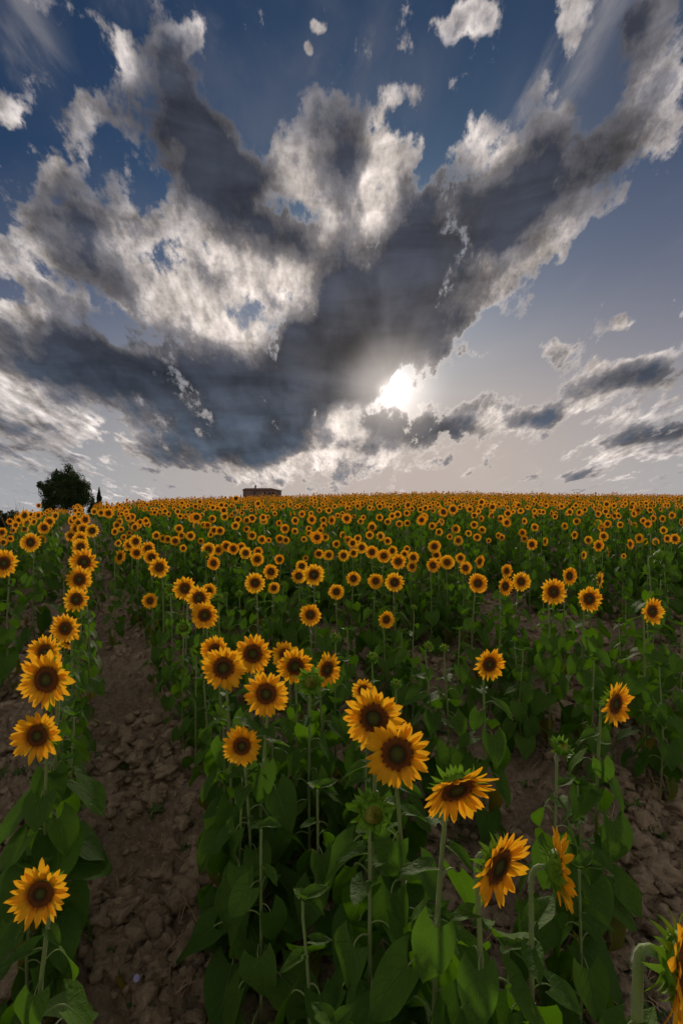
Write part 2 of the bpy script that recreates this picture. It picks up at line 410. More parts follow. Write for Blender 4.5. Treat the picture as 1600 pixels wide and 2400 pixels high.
def m_soil(name, gain=1.0):
    m, N, out = material(name)
    geo = N.new('ShaderNodeNewGeometry'); pos = geo.outputs['Position']
    n1 = N.noise(pos, 1.3, 6, .6); n2 = N.noise(pos, 22, 6, .65); n3 = N.noise(pos, 160, 5, .7)
    col = N.mix(N.ss(n1, .35, .65), (.35, .268, .172, 1), (.27, .200, .124, 1))
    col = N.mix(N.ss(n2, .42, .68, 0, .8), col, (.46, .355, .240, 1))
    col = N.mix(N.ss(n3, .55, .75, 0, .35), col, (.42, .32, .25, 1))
    col = N.mix(N.ss(n2, .42, .28, 0, .6), col, (.13, .090, .054, 1))  # low parts of the bump coloured darker, imitating shade in crevices
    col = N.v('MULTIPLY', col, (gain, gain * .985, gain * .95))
    bmp = N.m('ADD', N.m('MULTIPLY', n2, 2.0), N.m('MULTIPLY', n3, .6))
    surface(N, out, col, .95, .1, None, None, bmp, .8, .02)
    return m
M['soil'] = m_soil('soil_dry', .72); M['clod'] = m_soil('soil_clod', 1.0)  # ground darker than clods: moister soil, plus crevice shade put into the colour

# ------------------------------------------------------------------ the hill
_HX = np.array([-400, 0, 2, 4, 6, 8.5, 11, 16.6, 25, 41, 60, 120, 270, 600, 3000, 8000.])
_HY = np.array([-6, -2.10, -2.02, -1.84, -1.64, -1.38, -1.13, -.82, -.38, .42, .70, 2.2, 6.1, 5.0, -20, -160.])
_CU = np.array([-1.6, -.72, -.62, -.50, -.36, -.21, 0, .18, .35, .70, 1.6])
_CV = np.array([-70, -28, -8, 18, 33, 38, 45, 50, 47, 43, 30.])
def _smooth_interp(x, X, Y):
    return (np.interp(x, X, Y) * 2 + np.interp(x * .93 - .1, X, Y) + np.interp(x * 1.07 + .1, X, Y)) / 4
def G(x, y):
    """height of the ground, world z"""
    x = np.asarray(x, float); y = np.asarray(y, float)
    yy = np.maximum(y, .0)
    base = _smooth_interp(y, _HX, _HY)
    u = x / np.maximum(yy, 6.0)
    k = np.clip(yy / 43.0, 0, 1.0)
    side = (np.interp(u, _CU, _CV) - 45) / F * np.minimum(yy, 270) * k ** .8
    return CAMZ + base + side
def G1(x, y): return float(G(np.array([x]), np.array([y]))[0])
def ROWX(k, y): return -.15 + 1.17 * k - .535 * y + (.10 if k >= 1 else -.05 if k < 0 else 0)      # rows of plants; k = 0 is the row left of the bare furrow
def rough(x, y):
    """fine relief of the tilled soil"""
    k = (x + .15 + .535 * y) / 1.17
    d = np.abs(k - np.round(k))                        # 0 on a row, .5 mid furrow
    r = .055 * (np.cos(d * 2 * math.pi) * .5 + .5)
    r = r + .09 * (fbm(x * 2.3, y * 2.3, 3, 3) - .5)
    b = fbm(x * 9, y * 9, 3, 9)
    r = r + .085 * (np.abs(b - .5) * 2)
    c = fbm(x * 26, y * 26, 3, 21)
    return r + .040 * np.abs(c - .5) * 2 + .015 * fbm(x * 60, y * 60, 2, 33)
def ground_z(x, y):
    f = np.clip((22 - np.asarray(y)) / 8, 0, 1)
    return G(x, y) + rough(np.asarray(x, float), np.asarray(y, float)) * f - .05

def build_ground():
    # one sheet: fine near the camera, coarse far away
    ys = [-60, -20, -8, -3, -1]
    y = 0.0
    while y < 8: ys.append(y); y += .022 + y * .006
    while y < 50: ys.append(y); y *= 1.035
    while y < 7500: ys.append(y); y *= 1.12
    ys = np.array(ys)
    us = np.sinh(np.linspace(-3.4, 3.4, 360)) / math.sinh(3.4) * 3.0
    us = np.sort(np.concatenate([np.linspace(-.95, .95, 420), us[np.abs(us) > .97]]))
    width = np.maximum(ys, 1.9); width = np.where(ys < 0, 1.9 - ys, width)
    X = us[None, :] * width[:, None]; Y = np.repeat(ys[:, None], len(us), 1)
    Z = np.where(Y < -.5, G(X, np.maximum(Y, 0)) + Y * .07 - .02, ground_z(X, np.maximum(Y, 0)))
    V = np.stack([X, Y, Z], -1).reshape(-1, 3)
    n, m = X.shape
    i = np.arange(n - 1)[:, None] * m + np.arange(m - 1)[None, :]
    Fq = np.stack([i, i + 1, i + m + 1, i + m], -1).reshape(-1, 4)
    o = link('ground', make_mesh('ground', V, Fq, [M['soil']]))
    tag(o, kind='structure')
build_ground()

# ------------------------------------------------------------------ clods of earth (uncountable)
def ico(sub):
    bm = bmesh.new(); bmesh.ops.create_icosphere(bm, subdivisions=sub, radius=1)
    v = np.array([q.co[:] for q in bm.verts]); f = np.array([[a.index for a in q.verts] for q in bm.faces]); bm.free(); return v, f
def build_clods():
    vs, fs, n = [], [], 0
    v1, f1 = ico(3); v0, f0 = ico(2)
    shapes = []
    for i in range(14):
        v, f = (v1, f1) if i < 7 else (v0, f0)
        rad = 1 + .85 * (fbm(v[:, 0] * 1.7 + i * 9 + 50, v[:, 1] * 1.7 + v[:, 2] * 2.1 + 40, 3, i) - .5) * 2
        fine = 1 + .34 * (fbm(v[:, 0] * 5 + i * 5 + 30, v[:, 1] * 5 + v[:, 2] * 6 + 30, 3, i + 50) - .5) * 2
        w = v * (rad * fine)[:, None] * np.array([1, rng.uniform(.7, 1.1), rng.uniform(.55, .85)])
        shapes.append((w, f))
    cnt = 15000
    yy = 1.1 + 13 * rng.random(cnt) ** 1.9; uu = rng.uniform(-.85, .85, cnt); xx = uu * yy
    kk = (xx + .15 + .535 * yy) / 1.17; d = np.abs(kk - np.round(kk))
    keep = rng.random(cnt) < np.clip(.25 + d * 2.2, 0, 1)
    cl = fbm(xx * 1.7, yy * 1.7, 2, 77); keep &= rng.random(cnt) < np.clip((cl - .25) * 3.2, .12, 1)
    xx, yy = xx[keep], yy[keep]; zz = ground_z(xx, yy)
    for x, y, z in zip(xx, yy, zz):
        s = min(.075, .010 + rng.gamma(1.9, .0140)); big = s > .030 and y < 4.2
        v, f = shapes[rng.integers(0, 7) if big else rng.integers(7, 14)]
        a = rng.uniform(0, 6.28); c, q = math.cos(a), math.sin(a)
        w = v @ np.array([[c, -q, 0], [q, c, 0], [0, 0, 1]]) * s + np.array([x, y, z + s * .22])
        vs.append(w); fs.append(f + n); n += len(w)
    o = link('soil_clods', make_mesh('soil_clods', np.concatenate(vs), np.concatenate(fs), [M['clod']]))
    tag(o, kind='stuff', label='loose brown clods of dry earth between the sunflower rows', cat='soil')
build_clods()

# ------------------------------------------------------------------ leaf blades, petals, buds: shared meshes
def leaf_soup(sp, droop, L=1.0, Wd=.86, seed=0, nu=9, nv=7, pet=.55, arch=.5, fold=.22, mat=0, matp=1, torn=0.0, k=5):
    """local frame: stem at the origin, +X away from the stem, +Z up. L = blade length"""
    r = np.random.default_rng(seed)
    # petiole arches out and up, then over
    n = 7; tt = np.linspace(0, 1, n)
    a0 = R(35 + 20 * arch); pts = [np.array([0, 0, 0.])]; ang = a0
    for i in range(1, n):
        ang = a0 - (a0 + R(droop) * .8) * (i / (n - 1)) ** 2.0
        pts.append(pts[-1] + pet / (n - 1) * np.array([math.cos(ang), 0, math.sin(ang)]))
    pts = np.array(pts)
    v, f = tube(pts, np.linspace(.022, .014, n), k, False); sp.add(v, f, matp, np.full(len(v), .6))
    o = pts[-1]; a1 = -R(droop) * .75
    Wd = Wd * 1.17; T = np.linspace(0, 1, nu); Sx = np.linspace(-1, 1, nv)
    side = r.uniform(-.12, .12); tw = r.uniform(-.35, .35); wav = r.uniform(0, 6)
    V = []; tv = []; sv = []
    pos = o.copy(); ang = a1; last = 0
    for t in T:
        # heart outline: widest at a quarter, lobes behind the stalk, drawn-out tip
        w = Wd * .5 * (max(math.sin(math.pi * min(1, (t * .92 + .08)) ** .62), 0) ** .85) * (1 - .10 * t)
        if t == 1: w = .012
        if t == 0: w = Wd * .34
        ds = (t - last) * L; last = t
        ang = a1 - R(droop) * .55 * t ** 1.2 + (0.25 * math.sin(t * 5 + wav)) * .12
        pos = pos + ds * np.array([math.cos(ang), 0, math.sin(ang)])
        nrm = np.array([-math.sin(ang), 0, math.cos(ang)]); fwd = np.array([math.cos(ang), 0, math.sin(ang)])
        for q in Sx:
            ser = 1 + (.045 * math.sin(t * 60 + q) if abs(q) > .99 else 0)
            lob = -.27 * L * (1 - t) ** 5 * abs(q) ** 1.6
            bend = fold * abs(q) * w + .05 * L * math.sin(t * 7 + q * 2.3 + wav) * abs(q) ** 2 * .8
            yy = q * w * ser + side * t * t * L
            p = pos + fwd * lob + nrm * (bend + tw * q * w * t) + np.array([0, yy, 0])
            if torn and abs(q) > .6 and r.random() < torn: p = p * .9 + (pos) * .1
            V.append(p); tv.append(t); sv.append(q)
    sp.add(V, grid_faces(nu, nv), mat, tv, sv)
def leaf_mesh(name, mats, **kw):
    sp = Soup(); leaf_soup(sp, **kw); return sp.mesh(name, mats)
LEAF, LEAFY, LEAFTOP = [], [], []
for i, (dr, ar, wd) in enumerate([(35, .6, .80), (50, .5, .86), (62, .7, .76), (75, .5, .82), (85, .8, .84), (70, .2, .74), (55, .9, .88), (42, .4, .7)]):
    LEAF.append(leaf_mesh('leaf', [M['leaf'], M['stem']], droop=dr, arch=ar, Wd=wd, seed=i + 1, fold=.12 + .05 * (i % 3)))
for i in range(3):
    LEAFY.append(leaf_mesh('leaf', [M['leaf_yellow'], M['stem']], droop=92 + 8 * i, arch=.2, Wd=.55, seed=30 + i, fold=.55, torn=.4))
for i, dr in enumerate((8, 22, -8, 30)):
    LEAFTOP.append(leaf_mesh('leaf', [M['leaf'], M['stem']], droop=dr, arch=.3, Wd=.56, seed=50 + i, fold=.35, pet=.28))
LEAFM = []   # coarser, for plants from about 5 m on
for i, dr in enumerate((40, 60, 80, 70, 50)):
    sp = Soup(); leaf_soup(sp, droop=dr, Wd=.82, seed=70 + i, nu=5, nv=3, k=3, fold=.2); LEAFM.append(sp)

def petal_soup(sp, L=1.0, w=.30, curl=.1, cup=.25, seed=0, nu=6, nv=3, mat=0):
    """local frame: +X outwards from the rim, +Z towards the viewer of the flower"""
    r = np.random.default_rng(seed); tw = r.uniform(-.25, .25); sd = r.uniform(-.07, .07); wv = r.uniform(0, 6)
    V, tv, sv = [], [], []
    for t in np.linspace(0, 1, nu):
        ww = w * .5 * (math.sin(math.pi * (t * .80 + .17)) ** .75) if t < 1 else .006
        z = cup * math.sin(t * 2.0) * .35 - curl * t * t
        for q in np.linspace(-1, 1, nv):
            V.append((t * L, q * ww + sd * t * t, z + (.10 * w) * (-abs(q) + .5) + tw * q * ww * t + .012 * math.sin(wv + t * 5)))
            tv.append(t); sv.append(q)
    sp.add(V, grid_faces(nu, nv), mat, tv, sv)
PETAL = []
for i in range(7):
    sp = Soup(); petal_soup(sp, seed=i + 90, w=.33 + .035 * (i % 4), curl=-.05 + .07 * (i % 3), cup=.3, nv=5 if i < 0 else 3, nu=7)
    PETAL.append(sp)
PETALM = [sp.mesh('petal', [M['petal']]) for sp in PETAL]

def disc_arrays(rr, nr=7, na=20, dome=.16, dent=.10):
    V = [(0, 0, (dome - dent) * rr)]; t = [0]
    for i in range(1, nr + 1):
        q = i / nr
        for j in range(na):
            a = 6.2832 * j / na
            z = rr * (dome * math.cos(q * 1.45) - dent * math.exp(-(q / .42) ** 2) * .9 + .03 * math.sin(q * 14))
            V.append((q * rr * math.cos(a), q * rr * math.sin(a), z)); t.append(q)
    Fc = [(0, 1 + j, 1 + (j + 1) % na) for j in range(na)]
    for i in range(nr - 1):
        for j in range(na):
            a = 1 + i * na + j; b = 1 + i * na + (j + 1) % na
            Fc.append((a, a + na, b + na, b))
    return np.array(V), Fc, t
# unit head: petal tips reach radius .5 (diameter 1); faces +Z
RD = .222
def head_layout(seed, n=34, droopy=0.0):
    r = np.random.default_rng(seed); L = []
    for ring, cnt in ((0, n // 2), (1, n - n // 2)):
        for j in range(cnt):
            a = 6.2832 * (j + .5 * ring + r.uniform(-.18, .18)) / cnt
            ln = (.5 - RD * .90) * r.uniform(.84, 1.10) * (1.0 if ring else .93)
            L.append((a, ln, r.integers(0, 7), r.uniform(-8, 16) + (10 if ring == 0 else 0) - droopy * 25, r.uniform(-14, 14), ring))
    return L
def petal_matrix(p, R0=RD * .90):
    a, ln, k, lift, roll, ring = p
    return Matrix.Rotation(a, 4, 'Z') @ Matrix.Translation((R0, 0, .004 - .012 * ring)) @ Matrix.Rotation(-R(lift), 4, 'Y') @ Matrix.Rotation(R(roll), 4, 'X') @ Matrix.Scale(ln, 4)
def transformed(sp, Mx):
    v, f, m, t, a = sp.arrays(); A = np.array(Mx)
    return v @ A[:3, :3].T + A[:3, 3], f, m, t, a
def bract_soup(sp, L=.2, w=.07, out=.6, curl=.6, mat=0, nu=4):
    """pointed green scale: starts at origin going +X, curls to +Z (curl > 0) or back"""
    V, tv = [], []; p = np.zeros(3); ang = out
    for i, t in enumerate(np.linspace(0, 1, nu)):
        if i: ang = out + curl * t; p = p + L / (nu - 1) * np.array([math.cos(ang), 0, math.sin(ang)])
        ww = w * .5 * (1 - t ** 1.6) + .001
        nrm = np.array([-math.sin(ang), 0, math.cos(ang)])
        for q in (-1, 0, 1): V.append(p + np.array([0, q * ww, 0]) - nrm * (.25 * ww * (1 - abs(q)))); tv.append(t)
    sp.add(V, grid_faces(nu, 3), mat, tv, [0] * len(V))
def back_soup(sp, seed=0, n=34):
    """the green back of a flower head, unit head"""
    r = np.random.default_rng(seed)
    V = []; na = 12
    prof = [(.035, -.17), (.07, -.145), (.17, -.10), (.235, -.035), (.235, .0)]
    for (q, z) in prof:
        for j in range(na): a = 6.2832 * j / na; V.append((q * math.cos(a), q * math.sin(a), z))
    Fc = [(i * na + j, i * na + (j + 1) % na, (i + 1) * na + (j + 1) % na, (i + 1) * na + j) for i in range(len(prof) - 1) for j in range(na)]
    sp.add(V, Fc, 0)
    for j in range(n):
        a = 6.2832 * (j + r.uniform(-.2, .2)) / n; s2 = Soup(); bract_soup(s2, r.uniform(.12, .21), .08, r.uniform(-.6, .1), r.uniform(-1.2, .9), nu=5)
        Mx = Matrix.Rotation(a, 4, 'Z') @ Matrix.Translation((.215 - .035 * (j % 3), 0, -.03 - .035 * (j % 3)))
        v, f, m, t, s_ = transformed(s2, Mx); sp.add(v, f, 0, t, s_)
BACK = []
for i in range(2):
    sp = Soup(); back_soup(sp, i); BACK.append(sp.mesh('receptacle', [M['bract'], M['stem']]))
dv, df, dt = disc_arrays(RD)
DISC = make_mesh('disc', dv, df, [M['disc']], t=dt)
# little open florets round the disc, too many to count
def floret_mesh():
    sp = Soup(); r = np.random.default_rng(4)
    v0 = np.array([(-1, -1, 0), (1, -1, 0), (1, 1, 0), (-1, 1, 0), (0, 0, 2.4)]); f0 = [(0, 1, 4), (1, 2, 4), (2, 3, 4), (3, 0, 4)]
    for i in range(330, 760):
        q = math.sqrt(i / 760.0); a = i * 2.39996
        if q < .60: pr = .35
        else: pr = .75
        if r.random() > pr: continue
        z = RD * (.16 * math.cos(q * 1.45))
        s_ = .0030 * r.uniform(.7, 1.3)
        sp.add(v0 * s_ + np.array([q * RD * .985 * math.cos(a), q * RD * .985 * math.sin(a), z]), f0, 0)
    return sp.mesh('florets', [M['floret']], False)
FLORETS = floret_mesh()
HEADS = [head_layout(i, n) for i, n in enumerate((36, 33, 38, 30, 34, 40))]
PETALRING = []
for i, h in enumerate(HEADS):
    sp = Soup()
    for p in h:
        v, f, m, t, a = transformed(PETAL[p[2]], petal_matrix(p)); sp.add(v, f, 0, t, a)
    PETALRING.append(sp.mesh('petals', [M['petal']]))

# buds: unit diameter 1 over the bracts, opening towards +Z
def bud_meshes(seed, n=44, opened=.35):
    r = np.random.default_rng(seed)
    sp = Soup(); na = 14
    prof = [(.05, -.34), (.16, -.30), (.28, -.18), (.33, -.02), (.30, .12), (.25, .17)]
    V = [(q * math.cos(6.2832 * j / na), q * math.sin(6.2832 * j / na), z) for q, z in prof for j in range(na)]
    Fc = [(i * na + j, i * na + (j + 1) % na, (i + 1) * na + (j + 1) % na, (i + 1) * na + j) for i in range(len(prof) - 1) for j in range(na)]
    sp.add(V, Fc, 0); core = sp.mesh('receptacle', [M['bract']])
    br = []
    for j in range(n):
        lv = j / n; a = j * 2.39996 + r.uniform(-.1, .1)
        q = .30 - .02 * lv; z = -.20 + .34 * lv
        br.append((a, q, z, r.uniform(.30, .46) * (1 - .2 * lv), r.uniform(.15, 1.0), r.uniform(-.9, 1.4), r.integers(0, 4)))
    return core, br
def folded_mesh():
    """unopened petals folded over the middle of the bud"""
    sp = Soup(); r = np.random.default_rng(8)
    for j in range(30):
        a = 6.2832 * j / 30 + r.uniform(-.05, .05); V, tv = [], []
        for t in np.linspace(0, 1, 5):
            q = .245 * (1 - t * .93); z = .12 + .10 * math.sin(t * 1.8) + r.uniform(-.008, .008)
            w = .024 * (1 - .75 * t)
            for e in (-1, 1): V.append((q, e * w, z + (.026 if e > 0 else 0))); tv.append(t)
        sp.add(np.array(V) @ np.array([[math.cos(a), math.sin(a), 0], [-math.sin(a), math.cos(a), 0], [0, 0, 1]]), grid_faces(5, 2), 0, tv)
    return sp.mesh('folded_petals', [M['bract_tip']])
FOLDED = folded_mesh()
BRACTM, BRACTSP = [], []
for i in range(4):
    sp = Soup(); bract_soup(sp, 1.0, .42, 0, [1.2, .6, -.5, -1.3][i], nu=6); BRACTSP.append(sp); BRACTM.append(sp.mesh('bract', [M['bract']]))
def bract_matrix(b):
    a, q, z, ln, out, curl, k = b
    return Matrix.Rotation(a, 4, 'Z') @ Matrix.Translation((q, 0, z)) @ Matrix.Rotation(-out, 4, 'Y') @ Matrix.Scale(ln, 4)
BUDS = [bud_meshes(s) for s in (1, 2)]
BUDJOIN = []
for core, br in BUDS:
    sp = Soup()
    for b in br:
        v, f, m, t, a = transformed(BRACTSP[b[6]], bract_matrix(b)); sp.add(v, f, 0, t, a)
    BUDJOIN.append(sp.mesh('bracts', [M['bract']]))

# ------------------------------------------------------------------ one plant
def stem_mesh(P0, P1, n, rad, k=7, face=None, hairs=False):
    """from the ground P0 to the back of the head P1, ending in direction n (the head faces n)"""
    P0 = np.array(P0); P1 = np.array(P1); n = np.array(n)
    h = P1[2] - P0[2]
    bow = np.array([rng.uniform(-.03, .03), rng.uniform(-.03, .03), 0]) * h
    # the stem rises to a little below the head, then bends over into it
    nh = np.array([n[0], n[1], 0.0]); bw = .034 * np.linalg.norm(nh)
    A = P1 - nh * bw - np.array([0, 0, .05 + .02 * max(0, 1 - n[2])])
    pts = []
    for t in np.linspace(0, 1, 9):
        pts.append(P0 * (1 - t) + A * t + bow * math.sin(math.pi * t))
    a = pts[-1]; b = A * .25 + P1 * .75 - n * .03; b[2] = max(b[2], P1[2] - n[2] * .02) + .006
    for t in np.linspace(0, 1, 6)[1:]:
        pts.append(a * (1 - t) ** 2 + 2 * b * t * (1 - t) + P1 * t * t)
    pts = np.array(pts); m = len(pts)
    rr = rad * np.concatenate([np.linspace(1.15, .8, 9), np.linspace(.78, .85, m - 9)])
    v, f = tube(pts, rr, k, True)
    t = np.repeat(np.linspace(0, 1, m), k)
    me = make_mesh('stem', v, f, [M['stem']], t=t)
    return me, pts
def hair_mesh(pts, rad, n=1500):
    """short pale hairs along a stem"""
    r = np.random.default_rng(3); seg = r.integers(3, len(pts) - 1, n); q = r.random(n)[:, None]
    p = pts[seg] * (1 - q) + pts[np.minimum(seg + 1, len(pts) - 1)] * q
    d = r.normal(size=(n, 3)); d[:, 2] *= .3; d /= np.linalg.norm(d, axis=1)[:, None]
    e = np.cross(d, [0, 0, 1.]); e /= np.linalg.norm(e, axis=1)[:, None] + 1e-9
    a = p + d * rad * .9; tip = a + d * r.uniform(.0015, .0038, n)[:, None]
    V = np.stack([a - e * .0002, a + e * .0002, tip], 1).reshape(-1, 3)
    return make_mesh('hairs', V, np.arange(3 * n).reshape(-1, 3), [M['hair']], smooth=False)
M['hair'] = m_plain('stem_hair', (.45, .50, .36), .8, col2=(.35, .40, .28))

def frame(n, roll=0):
    n = Vector(n).normalized(); q = n.to_track_quat('Z', 'Y').to_matrix().to_4x4()
    return q @ Matrix.Rotation(roll, 4, 'Z')
def in_furrow(x, y):
    return (x > ROWX(0, y) - .12) & (x < ROWX(1, y) + .12) & (y > 2.6)
def leaf_plan(h, dens, rr, lo=.10):
    cnt = int(max(6, h * 16 * dens)); L = []
    for i in range(cnt):
        q = lo + (.93 - lo) * (i + rr.uniform(-.3, .3)) / cnt
        size = .196 * (1 - .58 * max(0, q - .35) / .6) * rr.uniform(.75, 1.2) * (.75 + .25 * min(q / .3, 1)) * min(1.1, .55 + .45 * h)
        L.append((q, size, i * 2.4 + rr.uniform(-.5, .5)))
    return L
COUNT = dict(plants=0, objs=0)
PLACED = []      # (x, y) of every individual plant
HEADPIX = []
def plant(x, y, hz, D=.2, kind='flower', face=(0, -1, 0), tier=1, dens=1.0, label='', seed=None, cup=0.0, name=None, rad=None, hair=False, lo=.10):
    """x, y, hz: centre of the head (world); D: its diameter; tier 0: petals and bracts one by one"""
    sd_ = seed if seed is not None else COUNT['plants'] * 7 + 3
    rr = np.random.default_rng(sd_)
    face = np.array(face, float); face /= np.linalg.norm(face)
    back = .17 * D if kind != 'bud' else .34 * D
    P1 = np.array([x, y, hz]) - face * back
    nb = .034
    gx, gy = P1[0] - face[0] * nb, P1[1] - face[1] * nb
    gz = float(ground_z(np.array([gx]), np.array([gy]))[0]) - .02
    root = bpy.data.objects.new(name or {'flower': 'sunflower', 'bud': 'sunflower_bud', 'none': 'sunflower_plant'}[kind], None)
    COL.objects.link(root); root.location = (gx, gy, gz); root.empty_display_size = .1
    tag(root, label, {'flower': 'sunflower', 'bud': 'sunflower bud', 'none': 'sunflower plant'}[kind], 'sunflowers growing in the field')
    O = np.array([gx, gy, gz]); h = P1[2] - gz
    rad = rad or min(.0105, .0042 + .018 * D)
    me, pts = stem_mesh((0, 0, 0), P1 - O, face, rad)
    so = link('stem', me, root)
    if hair: link('hairs', hair_mesh(pts, rad, 2600), so)['kind'] = 'stuff'
    PLACED.append((gx, gy)); COUNT['plants'] += 1
    Hm = Matrix.Translation(Vector(P1 - O + face * back)) @ frame(face, rr.uniform(0, 6.28)) @ Matrix.Scale(D, 4)
    if kind == 'flower':
        hi = int(rr.integers(0, 6))
        hd = link('flower_head', BACK[hi % 2], root, Hm)
        dsc = link('disc', DISC, hd); k = rr.uniform(.86, 1.16); dsc.scale = (k, k * rr.uniform(.95, 1.05), 1)
        if tier == 0:
            for p in HEADS[hi]:
                p = list(p); p[3] += cup + rr.uniform(-9, 9); p[1] *= rr.uniform(.86, 1.08); p[0] += rr.uniform(-.03, .03)
                o = link('petal', PETALM[p[2]], hd, petal_matrix(p))
            fl = link('florets', FLORETS, hd); fl['kind'] = 'stuff'; fl.scale = (k, k, 1.02)
        else:
            link('petals', PETALRING[hi], hd)
    elif kind == 'bud':
        core, br = BUDS[sd_ % 2]
        hd = link('bud_head', core, root, Hm)
        if tier == 0:
            for b in br: link('bract', BRACTM[b[6]], hd, bract_matrix(b))
        else: link('bracts', BUDJOIN[sd_ % 2], hd)
        link('folded_petals', FOLDED, hd)
    # leaves
    plan = leaf_plan(h, dens, rr, lo)
    if in_furrow(gx, gy): plan = [(q, sz * .66, a) for q, sz, a in plan]
    if kind == 'none':
        for j in range(4):
            link('leaf', LEAFTOP[j % 4], root, Matrix.Translation(Vector(pts[-1])) @ Matrix.Rotation(j * 1.9 + rr.uniform(0, .5), 4, 'Z') @ Matrix.Rotation(R(-rr.uniform(10, 45)), 4, 'Y') @ Matrix.Scale(rr.uniform(.05, .085), 4))
    if tier <= 1:
        for q, size, a in plan:
            i = q * 8.3; j = int(i); p = pts[j] * (1 - (i - j)) + pts[min(j + 1, len(pts) - 1)] * (i - j)
            if q < .30 and rr.random() < .38: me = LEAFY[rr.integers(0, 3)]; size *= .75
            elif q > .80: me = LEAFTOP[rr.integers(0, 4)]; size *= .9
            else: me = LEAF[rr.integers(0, 8)]
            Mx = Matrix.Translation(Vector(p)) @ Matrix.Rotation(a, 4, 'Z') @ Matrix.Rotation(R(rr.uniform(-14, 14)), 4, 'X') @ Matrix.Scale(size, 4)
            link('leaf', me, root, Mx)
    else:
        sp = Soup()
        for q, size, a in plan:
            i = q * 8.3; j = int(i); p = pts[j] * (1 - (i - j)) + pts[min(j + 1, len(pts) - 1)] * (i - j)
            Mx = Matrix.Translation(Vector(p)) @ Matrix.Rotation(a, 4, 'Z') @ Matrix.Scale(size * 1.05, 4)
            v, f, m, t, s_ = transformed(LEAFM[rr.integers(0, 5)], Mx)
            for mm in (0, 1):
                pass
            sp.v.append(v); sp.t.append(t); sp.s.append(s_)
            sp.f.extend(tuple(k + sp.n for k in q_) for q_ in f); sp.m.extend(m.tolist()); sp.n += len(v)
        link('leaves', sp.mesh('leaves', [M['leaf'], M['stem']]), root)
    return root
# ------------------------------------------------------------------ the plants seen in the photograph
def fvec(yaw, pitch=0):
    y, p = R(yaw), R(pitch); return (math.sin(y) * math.cos(p), -math.cos(y) * math.cos(p), math.sin(p))
def solve(u, v, d, D0=.205, h0=1.18, sD=.03, sh=.22):
    """distance at which size and stem height are both natural"""
    z = np.linspace(.7, 16, 2400); x = (u - 800) / F * z
    D = d * z / F; h = CAMZ - (v - 1200) / F * z - G(x, z)
    # far plants: size leads less
    cost = ((D - D0) / sD) ** 2 + ((h - h0) / sh) ** 2
    i = int(np.argmin(cost)); z = z[i]
    return (u - 800) / F * z, z, CAMZ - (v - 1200) / F * z, d * z / F

